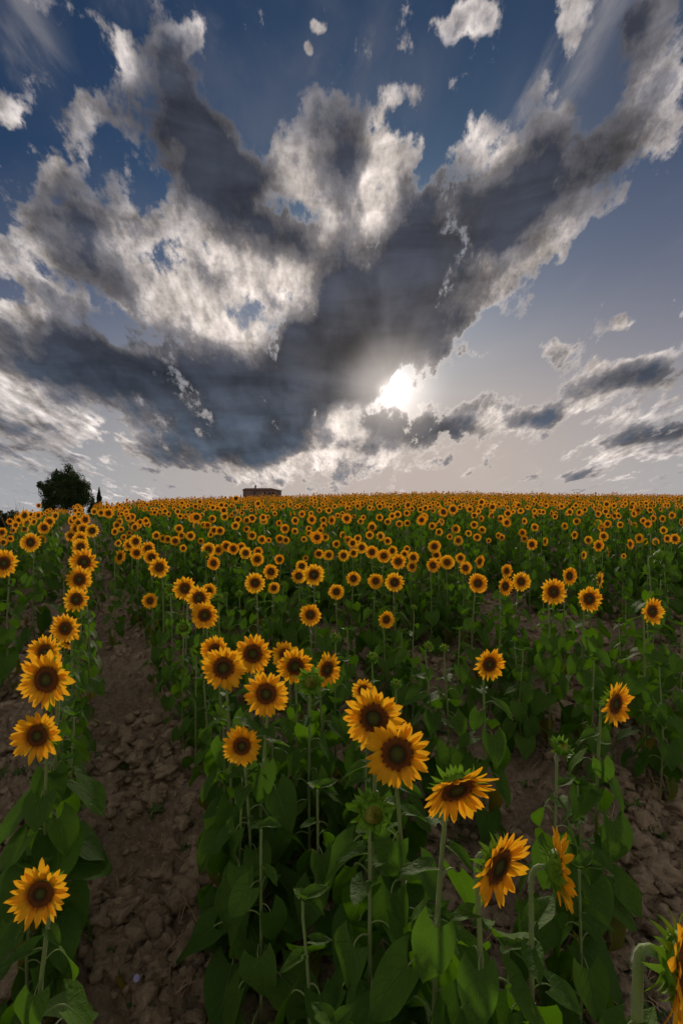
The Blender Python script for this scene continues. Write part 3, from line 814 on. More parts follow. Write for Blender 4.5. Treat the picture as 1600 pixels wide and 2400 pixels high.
NEAR = [  # u, v, diameter in the photograph, yaw, pitch, kind, label, extras
 (1596, 2262, 285, 46, 2, 'flower', 'sunflower cut off by the lower right edge, facing right on a thick hairy bent stem', dict(hair=True, D0=.23, cup=-4, rad=.013)),
 (1168, 2030, 190, 36, -6, 'flower', 'sunflower turned to the right with a shaggy petal fringe, below the drooping bloom', dict(hair=True, cup=4)),
 (1306, 2036, 174, 80, -2, 'flower', 'sunflower seen edge-on from the side, next to the tall green bud', dict(hair=True)),
 (1070, 1850, 192, 14, -28, 'flower', 'drooping sunflower hanging its head, green bracts showing above the disc', dict(cup=14)),
 (873, 1903, 88, 4, 4, 'bud', 'big green bud with folded petals, facing forward under the largest bloom', dict(hair=True, D0=.115)),
 (930, 1766, 166, 0, 8, 'flower', 'largest fully open sunflower, overlapping the bloom behind it, above the big bud', dict(D0=.23)),
 (876, 1683, 150, -14, 6, 'flower', 'large sunflower partly hidden behind the largest open bloom', dict(D0=.23)),
 (851, 1618, 56, -10, 12, 'flower', 'small sunflower peeking out behind the pair of largest blooms', dict(D0=.15)),
 (96, 2094, 143, 6, 12, 'flower', 'lowest sunflower of the left row, short rounded petals above drooping leaves', dict()),
 (89, 1724, 122, 4, 6, 'flower', 'pointed-petalled sunflower of the left row with an olive-green centre', dict()),
 (110, 1592, 142, -4, 6, 'flower', 'large sunflower of the left row with a wide dark disc', dict(D0=.24)),
 (107, 1528, 86, 0, 6, 'flower', 'sunflower half hidden behind the wide-disc bloom of the left row', dict()),
 (154, 1473, 74, 0, 4, 'flower', 'round sunflower of the left row just above the half-hidden one', dict()),
 (164, 1500, 48, 20, -10, 'flower', 'small orange sunflower tucked behind the round bloom of the left row', dict()),
 (524, 1565, 110, 4, 4, 'flower', 'broad sunflower at the left of the middle cluster, another bloom behind it', dict()),
 (505, 1524, 74, -8, 6, 'flower', 'sunflower hidden behind the broad bloom at the left of the middle cluster', dict()),
 (593, 1532, 97, 2, 4, 'flower', 'top sunflower of the middle cluster, even pointed petals', dict()),
 (624, 1626, 112, 0, 6, 'flower', 'lower sunflower of the middle cluster, petals gapped at the bottom', dict()),
 (692, 1562, 88, 4, 6, 'flower', 'sunflower just left of the half-open round bud', dict()),
 (668, 1535, 70, -14, 8, 'flower', 'sunflower peeking from behind the one beside the round bud', dict()),
 (766, 1569, 86, 42, 0, 'flower', 'narrow sunflower turned aside, right of the half-open round bud', dict()),
 (728, 1597, 60, 6, 4, 'bud', 'half-open round bud with orange folded petals in the middle cluster', dict(D0=.125, hair=True)),
 (567, 1748, 96, 4, 4, 'flower', 'lone small-disced sunflower below the middle cluster, beside the bare furrow', dict(D0=.18)),
 (1146, 1557, 80, 14, 0, 'flower', 'lone sunflower standing behind the drooping bloom over bare soil', dict()),
 (1441, 1650, 108, 28, 0, 'flower', 'sunflower on a tall stem over bare clods at the right, olive centre', dict()),
 (1315, 1752, 52, 30, 62, 'bud', 'tall upright green bud with curled bracts over bare clods', dict(D0=.09, hair=True)),
 (786, 1494, 26, 0, 70, 'bud', 'small spiky bud standing above the middle cluster', dict(D0=.08)),
 (873, 1540, 26, 10, 70, 'bud', 'spiky bud directly above the pair of largest blooms', dict(D0=.08)),
 (929, 1603, 25, 10, 70, 'bud', 'spiky bud to the right of the pair of largest blooms', dict(D0=.08)),
 (1004, 1516, 24, 20, 40, 'bud', 'slim-stemmed bud just opening, left of its twin over the bare patch', dict(D0=.08)),
 (1041, 1520, 23, 0, 70, 'bud', 'slim-stemmed closed bud, right of its opening twin over the bare patch', dict(D0=.08)),
 (970, 1424, 16, 0, 70, 'bud', 'thin bud with two side leaves beside the small lone bloom in the centre', dict(D0=.07)),
 (431, 1470, 32, 20, -15, 'bud', 'opening bud with a dark centre and orange fringe beside the furrow', dict(D0=.12)),
 (512, 1403, 26, 10, 60, 'bud', 'green bud right of the stacked blooms beside the furrow', dict(D0=.09)),
 (400, 1381, 24, 20, 10, 'bud', 'green bud at the left of the stacked blooms beside the furrow', dict(D0=.09)),
 (1541, 1303, 30, 70, 0, 'bud', 'dark nodding bud on the tallest stem at the right edge of the field', dict(D0=.12, h0=1.5)),
 (480, 1442, 68, 6, 4, 'flower', 'lowest of the stacked sunflowers beside the furrow', dict()),
 (467, 1402, 66, -4, 4, 'flower', 'middle sunflower of the stack beside the furrow', dict()),
 (434, 1379, 60, 0, 4, 'flower', 'upper left sunflower of the stack beside the furrow', dict()),
 (490, 1385, 38, 8, 4, 'flower', 'sunflower hidden behind the right side of the stack beside the furrow', dict()),
 (905, 1452, 44, 18, 0, 'flower', 'small lone sunflower in the middle of the green, below the wide centre rows', dict()),
 (727, 1441, 54, 6, 4, 'flower', 'lone sunflower above the round bud, midway up the field', dict()),
 (1527, 1433, 68, 16, 4, 'flower', 'jagged sunflower near the right edge, in front of the tallest stem', dict()),
 (1296, 1387, 67, 6, 4, 'flower', 'wide dark-disced sunflower left of its neighbour on the right slope', dict()),
 (1379, 1404, 63, 2, 4, 'flower', 'round sunflower right of the wide dark-disced one on the right slope', dict()),
 (1333, 1350, 46, 22, 0, 'flower', 'tilted sunflower just above the two round blooms on the right slope', dict()),
 (1403, 1359, 43, 45, 0, 'flower', 'narrow turned sunflower above the two round blooms on the right slope', dict()),
 (1220, 1363, 48, 6, 4, 'flower', 'right-hand sunflower of the touching trio on the right slope', dict()),
 (1183, 1374, 47, 24, 0, 'flower', 'lower sunflower of the touching trio on the right slope', dict()),
 (1186, 1338, 35, 20, 0, 'flower', 'upper sunflower of the touching trio on the right slope', dict()),
 (11, 1320, 69, 0, 4, 'flower', 'large sunflower cut by the left edge of the frame', dict(D0=.28)),
 (73, 1271, 50, 0, 4, 'flower', 'dark wide-disced sunflower left of the upper furrow', dict(D0=.26)),
 (198, 1317, 69, 4, 4, 'flower', 'widest sunflower of the left row where it climbs the hill', dict(D0=.26)),
 (187, 1358, 67, 0, 4, 'flower', 'sunflower of the left row directly below the widest climbing one', dict(D0=.24)),
 (180, 1405, 66, 0, 4, 'flower', 'lowest of the three stacked climbing blooms in the left row', dict()),
 (190, 1282, 44, 0, 4, 'flower', 'half-hidden sunflower just above the widest climbing one', dict()),
 (189, 1264, 40, 0, 4, 'flower', 'sunflower second above the widest climbing one in the left row', dict()),
 (281, 1305, 38, 75, -5, 'flower', 'sunflower seen side-on at the edge of the narrow upper furrow', dict()),
 (374, 1330, 52, 0, 4, 'flower', 'front sunflower of the slanting chain right of the furrow', dict()),
 (352, 1408, 40, 0, 4, 'flower', 'small low sunflower hanging over the furrow', dict()),
 (735, 1347, 55, 2, 4, 'flower', 'broad sunflower with two others behind its left side', dict()),
 (700, 1350, 38, -4, 4, 'flower', 'sunflower overlapped on its right by the broad one', dict()),
 (598, 1366, 52, 0, 4, 'flower', 'sunflower with thin rays, lower left of its larger-disced neighbour', dict()),
 (635, 1340, 39, 0, 4, 'flower', 'sunflower upper right of the thin-rayed one', dict()),
 (924, 1365, 49, 2, 4, 'flower', 'largest of the three spaced sunflowers in the centre row', dict()),
 (880, 1362, 40, 2, 4, 'flower', 'middle of the three spaced sunflowers in the centre row', dict()),
 (828, 1356, 37, 2, 4, 'flower', 'leftmost of the three spaced sunflowers in the centre row', dict()),
 (788, 1387, 39, 4, 4, 'flower', 'small sunflower dropped below the centre row', dict()),
 (1119, 1367, 49, 2, 4, 'flower', 'round sunflower alone below the slope chain, right of centre', dict()),
]
FARL = [ # u, v, d, yaw
 (1123,1316,34,40),(1090,1331,35,8),(1078,1308,26,10),(1047,1318,37,0),(1014,1325,37,15),(1022,1301,24,0),(1017,1281,33,0),(1073,1267,26,0),
 (968,1307,30,0),(965,1328,27,0),(947,1299,22,0),(953,1287,18,0),(933,1316,39,0),(919,1291,27,0),(899,1303,35,0),(871,1294,33,0),(847,1283,30,0),(838,1262,20,0),
 (826,1273,24,0),(816,1266,20,0),(804,1254,18,0),(866,1254,21,0),(891,1257,24,20),(908,1268,21,0),(828,1296,24,0),(805,1302,30,0),(770,1301,27,0),(747,1298,25,0),
 (716,1308,15,0),(707,1327,31,0),(655,1311,26,0),(642,1378,30,10),(603,1311,34,0),(605,1293,24,0),(576,1296,32,0),(566,1282,23,0),(547,1286,30,0),(531,1280,29,0),
 (512,1289,28,0),(489,1288,38,0),(501,1320,35,0),(471,1268,17,0),(447,1256,24,0),(430,1285,19,0),(426,1255,20,0),(411,1268,25,0),(420,1239,22,0),(516,1244,23,0),
 (502,1243,22,0),(494,1253,16,0),(552,1232,21,0),(461,1231,19,0),(487,1231,19,0),(478,1230,18,0),(527,1211,20,0),(498,1216,19,0),(450,1215,20,0),(578,1240,18,0),
 (591,1255,23,0),(614,1265,23,0),(630,1266,14,0),(668,1239,24,0),(691,1245,18,0),(656,1263,23,0),(670,1266,20,0),(618,1221,20,0),(654,1226,16,0),(712,1264,16,0),
 (734,1255,20,0),(724,1239,17,0),(724,1250,18,0),(750,1245,19,0),(762,1259,20,0),(788,1275,21,10),(758,1219,18,0),(779,1217,16,0),(367,1255,22,0),(383,1262,21,0),
 (394,1264,21,0),(348,1286,37,0),(321,1296,32,0),(356,1306,38,0),(319,1269,35,0),(304,1277,32,0),(346,1229,19,0),(325,1231,17,0),(255,1203,25,0),(238,1202,20,0),
 (281,1223,20,0),(275,1231,20,0),(270,1246,19,0),(285,1241,16,0),(278,1273,18,0),(304,1249,15,0),(291,1259,16,0),(310,1212,20,0),(222,1199,18,0),(217,1244,34,0),
 (201,1218,29,0),(185,1226,27,0),(195,1240,29,0),(178,1240,27,0),(167,1256,28,0),(100,1265,25,0),(105,1237,32,0),(117,1223,28,0),(59,1208,28,0),(6,1248,25,0),
 (9,1271,21,0),(59,1240,21,0),(38,1231,21,0),(45,1219,21,0),(65,1225,20,0),(81,1223,18,0),(91,1208,20,0),(131,1209,21,0),(92,1185,14,0),
 (1067,1240,24,0),(1028,1247,20,0),(1028,1230,18,0),(1012,1233,19,0),(1053,1258,15,0),(1097,1250,17,0),(1117,1259,20,0),(1129,1242,20,0),(1144,1267,13,0),(1167,1255,16,0),
 (1175,1260,17,0),(1110,1230,20,0),(889,1213,19,0),(908,1223,18,0),(935,1228,19,0),(954,1226,17,0),(871,1230,17,0),(845,1222,16,0),(1245,1276,29,15),(1276,1269,23,35),
 (1228,1263,19,0),(1223,1249,21,0),(1252,1236,20,0),(1345,1254,20,0),(1377,1266,22,0),(1413,1257,24,0),(1401,1279,30,5),(1422,1293,25,50),(1366,1301,23,25),(1475,1275,27,35),
 (1496,1262,25,5),(1510,1269,17,20),(1535,1270,18,0),(1562,1262,21,0),(1580,1263,27,0),(1553,1243,20,0),(1460,1303,13,0),(1350,1222,19,0),(1322,1233,18,0),(1408,1236,20,0),
 (1422,1228,20,0),(1506,1221,18,0),(1529,1215,18,0),(1551,1216,18,0),(1573,1208,18,0),(1484,1231,17,0),(1452,1230,17,0),
]
FARBUD = [(664,1370,13),(561,1391,15),(530,1392,11),(481,1299,17),(387,1285,16),(1340,1302,10),(1380,1282,10),(1444,1248,10),(627,1304,9)]
HEADPX = []
for (u, v, d, yaw, pitch, kind, label, ex) in NEAR:
    ex = dict(ex); D0 = ex.pop('D0', .205); h0 = ex.pop('h0', 1.18)
    x, y, z, D = solve(u, v, d, D0, h0, .02 if kind == 'bud' else .03)
    tier = 0 if d > 60 or (kind == 'bud' and d > 45) else 1
    plant(x, y, z, D, kind, fvec(yaw, pitch), tier, ex.pop('dens', 1.0), label, **ex)
    HEADPX.append((u, v, d))
ORD = 'first second third fourth fifth sixth seventh eighth ninth tenth eleventh twelfth thirteenth fourteenth fifteenth sixteenth seventeenth eighteenth nineteenth twentieth'.split()
def ordinal(i): return ORD[i] if i < 20 else 'twenty-' + ORD[i - 20]
def numbered(keys):
    """place of every item among those that share its description"""
    seen = {}; out = []
    for k in keys: out.append(seen.get(k, 0)); seen[k] = seen.get(k, 0) + 1
    return out
def zone(u, v):
    """where on the hill, by things one can find"""
    a = ('left of the upper furrow' if u < 150 else 'in the climbing left row' if u < 235 else 'right of the upper furrow' if u < 400 else 'between cypress and farmhouse' if u < 560
         else 'below the farmhouse' if u < 700 else 'just right of the farmhouse' if u < 850 else 'under the cloud break' if u < 1000 else 'right of the cloud break' if u < 1200
         else 'on the right slope' if u < 1400 else 'near the right edge')
    b = 'small' if v < 1228 else 'smallish' if v < 1255 else 'mid-sized' if v < 1285 else 'larger'
    return a, b
FARL.sort()
KEYS = [zone(q[0], q[1]) for q in FARL]
for (u, v, d, yaw), (a, b), i in zip(FARL, KEYS, numbered(KEYS)):
    x, y, z, D = solve(u, v, d, .21, 1.18, .03, .16)
    rr = random.Random(u * 7 + v)
    plant(x, y, z, D, 'flower', fvec(yaw + rr.uniform(-12, 12) + (4 if u > 800 else 0), rr.uniform(-4, 10)), 1 if y < 7 else 2, .9,
          f'{ordinal(i)} from the left of the {b} sunflowers {a}' + (', turned aside' if yaw >= 25 else ''))
    HEADPX.append((u, v, d))
FARBUD.sort(); KEYS = [zone(q[0], q[1]) for q in FARBUD]
for (u, v, d), (a, b), i in zip(FARBUD, KEYS, numbered(KEYS)):
    x, y, z, D = solve(u, v, d, .085, 1.12, .015, .2)
    plant(x, y, z, D, 'bud', fvec(10, 40), 2, .9, f'{b} green bud among the open sunflowers {a}' + ('' if i == 0 else f', {ordinal(i)} from the left'))

# plants without a bloom that fill the rows near the camera
FILL = [(-.98, 1.12, .62), (-1.30, 1.55, .80), (-1.18, 1.85, .66), (-1.42, 2.45, .72), (-1.52, 2.75, .80), (-1.75, 3.05, .78), (-1.83, 3.35, .85),
        (.30, .98, .85), (-.02, 1.18, .80), (.52, 1.15, .72), (-.12, 1.50, .85), (-.30, 1.80, .86), (-.42, 2.05, .90), (-.10, 2.0, .88), (-.62, 2.55, .85), (-.35, 2.45, .9),
        (.12, 2.35, .85), (-.85, 3.0, .9), (-.5, 3.0, .9), (-.2, 2.9, .85), (-1.02, 3.4, .9), (-.7, 3.6, .9), (.86, 1.75, .75), (1.05, 2.15, .8), (.30, 1.55, .75), (.55, 1.6, .6), (.62, .95, .66),
        (1.72, 3.3, .9), (2.1, 3.2, .9), (1.35, 3.6, .85), (.95, 3.9, .9), (.5, 4.0, .85), (.05, 3.9, .9), (2.6, 3.7, 1.0), (2.35, 4.1, .9), (-.84, .92, .70)]
FILL.sort(key=lambda q: q[1])
KEYS = ['left row' if x < ROWX(0, y) + .4 else 'front row' if y < 2.2 else 'middle cluster' if x < .4 else 'right slope' for x, y, h in FILL]
for (x, y, h), k, i in zip(FILL, KEYS, numbered(KEYS)):
    plant(x, y, G1(x, y) + h, .10, 'none', fvec(random.uniform(-60, 60), 88), 1, 1.05, f'{ordinal(i)} nearest of the bloomless leafy plants in the {k}', rad=.006)

# ------------------------------------------------------------------ rows up the hill
def row_points():
    L = []
    for k in range(-60, 75):
        y = 3.9
        while y < 49:
            L.append((ROWX(k, y) + rng.normal(0, (.045 if k < 2 else .09) + .002 * y), y + rng.normal(0, .05))); y += (.26 if y < 16 else .155) * rng.uniform(.7, 1.4)
    P = np.array(L)
    P = P[(np.abs(P[:, 0]) < P[:, 1] * .80 + 1.5)]
    # the furrow right of the left row stays open for some metres; a bare patch on the right
    kk = (P[:, 0] + .15 + .535 * P[:, 1]) / 1.17
    bare = (P[:, 0] > .8) & (P[:, 1] < 5.2) & (fbm(P[:, 0] * .8, P[:, 1] * .8, 2, 5) > .34)
    weak = fbm(P[:, 0] * .35 + 9, P[:, 1] * .35, 3, 15)
    keep = ~bare & (rng.random(len(P)) < np.clip((weak - .22) * 5, .25, 1))
    P = P[keep]
    # left edge of the field
    P = P[(P[:, 0] > -.70 * P[:, 1] - 1.0) & ((P[:, 1] < 9) | (P[:, 0] > -.645 * P[:, 1] - .5))]
    P = P[(P[:, 1] > 8) | (rng.random(len(P)) < .62)]
    Q = np.array(PLACED)
    d = np.min((P[:, None, 0] - Q[None, :, 0]) ** 2 + (P[:, None, 1] - Q[None, :, 1]) ** 2, 1) ** .5
    P = P[d > .17]
    return P[np.argsort(P[:, 1])]
PTS = row_points()
def tri(f):
    o = []
    for q in f:
        for i in range(1, len(q) - 1): o.append((q[0], q[i], q[i + 1]))
    return o
def lod_foliage(seed, nl, nu, nv, petiole, lowq):
    """unit-height plant: stem and leaves"""
    r = np.random.default_rng(seed); sp = Soup()
    v, f = tube([(0, 0, 0), (.01, .01, .5), (0, 0, .96)], [.011, .010, .008], 3, False); sp.add(v, f, 1, np.repeat([0, .5, 1], 3))
    for i in range(nl):
        q = lowq + (.9 - lowq) * (i + r.random()) / nl
        size = .20 * (1 - .55 * max(0, q - .35) / .6) * r.uniform(.8, 1.25)
        s2 = Soup(); leaf_soup(s2, droop=r.uniform(35, 85), Wd=.85, seed=seed * 31 + i, nu=nu, nv=nv, k=3, fold=.2)
        if not petiole:
            nvp = 7 * 3
            s3 = Soup(); V, f3, m3, t3, a3 = s2.arrays(); s3.add(V[nvp:], [tuple(k - nvp for k in q_) for q_ in f3 if min(q_) >= nvp], 0, t3[nvp:], a3[nvp:]); s2 = s3
        Mx = Matrix.Translation((0, 0, q)) @ Matrix.Rotation(i * 2.4 + r.uniform(-.5, .5), 4, 'Z') @ Matrix.Scale(size, 4)
        v, f, m, t, a = transformed(s2, Mx)
        sp.v.append(v); sp.t.append(t); sp.s.append(a); sp.f.extend(tuple(k + sp.n for k in q_) for q_ in f); sp.m.extend(m.tolist()); sp.n += len(v)
    return sp
def lod_head(seed, n, nu, nv, dn, da):
    """unit head facing -Y, with a short neck"""
    r = np.random.default_rng(seed); sp = Soup()
    for p in head_layout(seed + 200, n):
        s2 = Soup(); petal_soup(s2, seed=seed + int(p[2]), w=.34 if n > 24 else .50, nu=nu, nv=nv, cup=.3)
        v, f, m, t, a = transformed(s2, petal_matrix(p)); sp.add(v, f, 2, t, a)
    v, f, t = disc_arrays(RD * (.88 + .08 * (seed % 5)), dn, da); sp.add(v, f, 3, t)
    vb = [(RD * math.cos(6.2832 * j / 6), RD * math.sin(6.2832 * j / 6), -.02) for j in range(6)] + [(0, 0, -.17)]
    sp.add(vb, [(j, 6, (j + 1) % 6) for j in range(6)], 1, [1] * 7)
    V, f, m, t, a = sp.arrays()
    A = np.array(Matrix.Rotation(R(90), 3, 'X')); V = V @ A.T
    s3 = Soup(); s3.v = [V]; s3.f = f; s3.m = m.tolist(); s3.t = [t]; s3.s = [a]; s3.n = len(V); return s3
def gather(protos, pos, scale, yaw, pitch=None, choice=None):
    """copies of prototypes as arrays"""
    outV, outF, outM, outT, outS, n = [], [], [], [], [], 0
    for pi, sp in enumerate(protos):
        V, f, m, t, a = sp.arrays()
        ft = [];fm = []
        for q, mm in zip(f, m):
            for i in range(1, len(q) - 1): ft.append((q[0], q[i], q[i + 1])); fm.append(mm)
        ft = np.array(ft); fm = np.array(fm)
        I = np.where(choice == pi)[0]
        if len(I) == 0: continue
        c, s_ = np.cos(yaw[I]), np.sin(yaw[I])
        X = V[None, :, :] * scale[I][:, None, :]
        if pitch is not None:
            cp, sp_ = np.cos(pitch[I])[:, None], np.sin(pitch[I])[:, None]
            Y2 = X[:, :, 1] * cp - X[:, :, 2] * sp_; Z2 = X[:, :, 1] * sp_ + X[:, :, 2] * cp
            X = np.stack([X[:, :, 0], Y2, Z2], -1)
        Xr = np.stack([X[:, :, 0] * c[:, None] - X[:, :, 1] * s_[:, None], X[:, :, 0] * s_[:, None] + X[:, :, 1] * c[:, None], X[:, :, 2]], -1) + pos[I][:, None, :]
        nV = len(V)
        Fc = ft[None] + (np.arange(len(I)) * nV)[:, None, None] + n
        outV.append(Xr.reshape(-1, 3)); outF.append(Fc.reshape(-1, 3)); outM.append(np.tile(fm, len(I))); outT.append(np.tile(t, len(I))); outS.append(np.tile(a, len(I)))
        n += nV * len(I)
    return outV, outF, outM, outT, outS, n
def build_field():
    left = max(0, 296 - COUNT['plants'])
    near = PTS[:left]; rest = PTS[left:]
    near = near[np.argsort(near[:, 0] / near[:, 1])]; ks = ['left' if x < -2.2 else 'right' if x > 1.6 else 'middle' for x, y in near]
    for (x, y), k, i in zip(near, ks, numbered(ks)):
        z = G1(x, y); rr = random.Random(int(x * 1000) + int(y * 777))
        plant(x, y, z + rr.uniform(.55, .95), .10, 'none', fvec(rr.uniform(-50, 50), 88), 1, 1.0, f'{ordinal(i)} from the left of the bloomless leafy plants on the {k} of the lower slope', rad=.006)
    x, y = rest[:, 0], rest[:, 1]; n = len(rest)
    zg = ground_z(x, y) - .02
    h = np.clip(rng.normal(1.08, .10, n), .75, 1.4) + .10 * (fbm(x * .5, y * .5, 2, 31) - .5)
    flower = rng.random(n) < np.clip((y - 6.5) / 5.0, 0.05, .96)
    h = np.where(flower, h, h * rng.uniform(.68, .92, n))
    lod = np.where(y < 10, 0, np.where(y < 19, 1, 2))
    acc = [[], [], [], [], []]; base = 0
    fol = [[lod_foliage(10 + i, 13, 5, 3, True, .12) for i in range(8)], [lod_foliage(30 + i, 10, 4, 3, False, .2) for i in range(8)], [lod_foliage(50 + i, 6, 3, 3, False, .45) for i in range(6)]]
    hed = [[lod_head(i, 34, 4, 3, 3, 12) for i in range(5)], [lod_head(i, 26, 3, 3, 2, 9) for i in range(5)], [lod_head(i, 15, 3, 2, 1, 7) for i in range(5)]]
    for L in range(3):
        I = np.where(lod == L)[0]
        if len(I) == 0: continue
        pos = np.stack([x[I], y[I], zg[I]], -1); wd = rng.uniform(.85, 1.2, len(I)) * np.where(in_furrow(x[I], y[I]), .66, 1)
        sc = np.stack([wd, wd, h[I]], -1)
        for which, (prot, P, S_, yaw, pit) in enumerate([
                (fol[L], pos, sc, rng.uniform(0, 6.28, len(I)), None),
                (hed[L], None, None, None, None)]):
            if which == 1:
                J = I[flower[I]]; D = rng.uniform(.14, .23, len(J)) * np.clip(1.08 - y[J] * .012, .68, 1)
                yw = rng.normal(.08, .28, len(J)); off = .07
                P = np.stack([x[J] + np.sin(yw) * off, y[J] - np.cos(yw) * off, zg[J] + h[J]], -1)
                S_ = np.stack([D, D, D], -1); yaw = yw; pit = rng.normal(-.05, .12, len(J)); prot = hed[L]
            ch = rng.integers(0, len(prot), len(P))
            o = gather(prot, P, S_, yaw, pit, ch)
            for a, b in zip(acc, o[:5]):
                a.extend([q + base for q in b] if a is acc[1] else b)
            base += o[5]
    V = np.concatenate(acc[0]); Fq = np.concatenate(acc[1])
    print('field', n, 'plants', len(Fq), 'triangles')
    me = make_mesh('sunflower_field', V, Fq, [M['leaf_far'], M['stem'], M['petal_far'], M['disc']], np.concatenate(acc[2]), True, np.concatenate(acc[3]), np.concatenate(acc[4]))
    o = link('sunflower_field', me)
    tag(o, 'countless yellow sunflowers covering the hill up to the crest', 'sunflowers', None, 'stuff')
build_field()

# ------------------------------------------------------------------ trees, bushes
M['dark_leaf'] = m_plain('tree_leaf_dark', (.055, .095, .022), .6, col2=(.022, .042, .012), scale=1.4, trans=.2)
M['cypress'] = m_plain('cypress_green', (.022, .045, .018), .7, col2=(.013, .028, .012), scale=2.0)
M['bark'] = m_plain('bark', (.11, .08, .06), .9, col2=(.05, .04, .03), scale=8)
def sprays(centres, radii, n, size, seed, up=.0):
    """leaf-sized faces spread through clumps"""
    r = np.random.default_rng(seed); k = len(centres); i = r.integers(0, k, n)
    d = r.normal(size=(n, 3)); d /= np.linalg.norm(d, axis=1)[:, None]
    q = r.random(n)[:, None] ** .45
    p = centres[i] + d * q * radii[i]
    a = r.normal(size=(n, 3)); a[:, 2] += up * 3; a /= np.linalg.norm(a, axis=1)[:, None]
    b = np.cross(a, r.normal(size=(n, 3))); b /= np.linalg.norm(b, axis=1)[:, None]
    s = size * r.uniform(.6, 1.4, n)[:, None]
    V = np.stack([p - a * s, p + b * s * .45, p + a * s, p - b * s * .45], 1).reshape(-1, 3)
    return V, np.arange(4 * n).reshape(-1, 4)
def tree(name, x, y, label, cat, crownfn, trunk, mat, z0=None):
    z = (G1(x, y) if z0 is None else z0) - .1
    root = bpy.data.objects.new(name, None); COL.objects.link(root); root.location = (x, y, z)
    tag(root, label, cat)
    v, f = tube(trunk[0], trunk[1], 8); link('trunk', make_mesh('trunk', v, f, [M['bark']]), root)
    V, Fq = crownfn(); link('crown', make_mesh('crown', V, Fq, [mat], smooth=False), root)['kind'] = 'stuff'
    return root
def round_crown():
    r = np.random.default_rng(7); C, Ra = [], []
    for i in range(64):
        a = r.uniform(0, 6.28); e = math.asin(r.uniform(-.75, 1)); rad = r.uniform(.62, 1.0)
        w = 2.45 * (1 - .25 * max(0, math.sin(e))) ; C.append((math.cos(a) * math.cos(e) * w * rad + .12, math.sin(a) * math.cos(e) * w * rad, 2.9 + math.sin(e) * 2.15 * rad)); Ra.append([r.uniform(.45, .8)] * 3)
    for i in range(9):
        C.append((-1.95 + r.uniform(-.4, .25), r.uniform(-1, 1), r.uniform(1.2, 3.9))); Ra.append([r.uniform(.3, .5)] * 3)
    C.append((.35, 0, 5.15)); Ra.append([.5, .5, .55]); C.append((-1.0, 0, 4.75)); Ra.append([.12, .12, .45])
    C += [(0, 0, 2.8)] * 10; Ra += [[2.1, 2.1, 2.0]] * 10
    return sprays(np.array(C), np.array(Ra), 34000, .085, 3)
oak = tree('oak_tree', (154 - 800) / F * 58, 58, 'big round dark green tree behind the left end of the field', 'tree', round_crown, ([(0, 0, 0), (.1, 0, 1.4), (0, .1, 3)], [.32, .24, .12]), M['dark_leaf'])
oak.scale = (1.08, 1.08, (CAMZ + (1200 - 1090) / F * 58 - oak.location.z) / 5.5)
def cone_crown(h, w, seed, n=9000, ragged=0.0):
    def fn():
        r = np.random.default_rng(seed); C, Ra = [], []
        for i in range(110):
            t = r.random() ** .9; wt = w * .5 * min(1.0, (1 - t) * 1.35 + .06) * min(1, .55 + t * 3) * (1 + ragged * r.uniform(-.3, 1.0)); a = r.uniform(0, 6.28); q = r.uniform(.2, .8)
            C.append((wt * q * math.cos(a), wt * q * math.sin(a), .10 * h + t * h * .84)); Ra.append([wt * .38 + .02, wt * .38 + .02, h * .06])
        return sprays(np.array(C), np.array(Ra), n, .09, seed, up=.8)
    return fn
tree('cypress_tree', (233 - 800) / F * 64, 64, 'slender pointed dark cypress on the crest right of the round tree', 'tree', cone_crown(4.15, 1.15, 5), ([(0, 0, 0), (0, 0, 2)], [.12, .06]), M['cypress'])
tree('conifer', (218 - 800) / F * 63, 63, 'small ragged conifer between the round tree and the tall cypress', 'tree', cone_crown(3.0, 1.3, 9, 3200, .9), ([(0, 0, 0), (0, 0, 1.4)], [.09, .05]), M['cypress'])
for i, (u, v, lab) in enumerate([(495, 1163, 'tiny far cypress, farthest left of those before the farmhouse'), (519, 1159.5, 'tiny far cypress, tallest of those left of the farmhouse'),
                                 (541, 1160, 'tiny far cypress second from the farmhouse wall'), (564, 1157, 'thin far cypress nearest the farmhouse wall')]):
    y = 150; x = (u - 800) / F * y; z = G1(x, y); h = CAMZ + (1200 - v) / F * y - z
    tree('cypress_tree', x, y, lab, 'tree', cone_crown(h, .55 if i < 3 else .7, 20 + i, 1500), ([(0, 0, 0), (0, 0, h * .5)], [.08, .04]), M['cypress'])
def bush(u, v, y, w, h, lab, seed, n=6000, size=.06):
    x = (u - 800) / F * y; z = G1(x, y); top = CAMZ + (1200 - v) / F * y; hh = top - z
    def fn():
        r = np.random.default_rng(seed); C, Ra = [], []
        for i in range(26): C.append((r.uniform(-w, w) * .5, r.uniform(-w, w) * .4, hh * r.uniform(.2, .86))); Ra.append([w * .2, w * .2, hh * .14])
        return sprays(np.array(C), np.array(Ra), n, size, seed)
    tree('shrub', x, y, lab, 'shrub', fn, ([(0, 0, 0), (.05, 0, hh * .5)], [.05, .02]), M['dark_leaf'])
bush(8, 1186, 23, 1.5, 1.3, 'dark shrub cut by the left edge at the top of the field', 1)
bush(32, 1191, 24, 1.3, 1.2, 'dark shrub beside the leftmost sunflowers, under bare twigs', 2)
bush(58, 1196, 26, 1.2, 1.0, 'low dark shrub touching the leftmost sunflowers on the skyline', 3)
bush(677, 1160.5, 110, 1.6, 1, 'tiny low shrub just right of the farmhouse on the crest', 4, 900, .10)
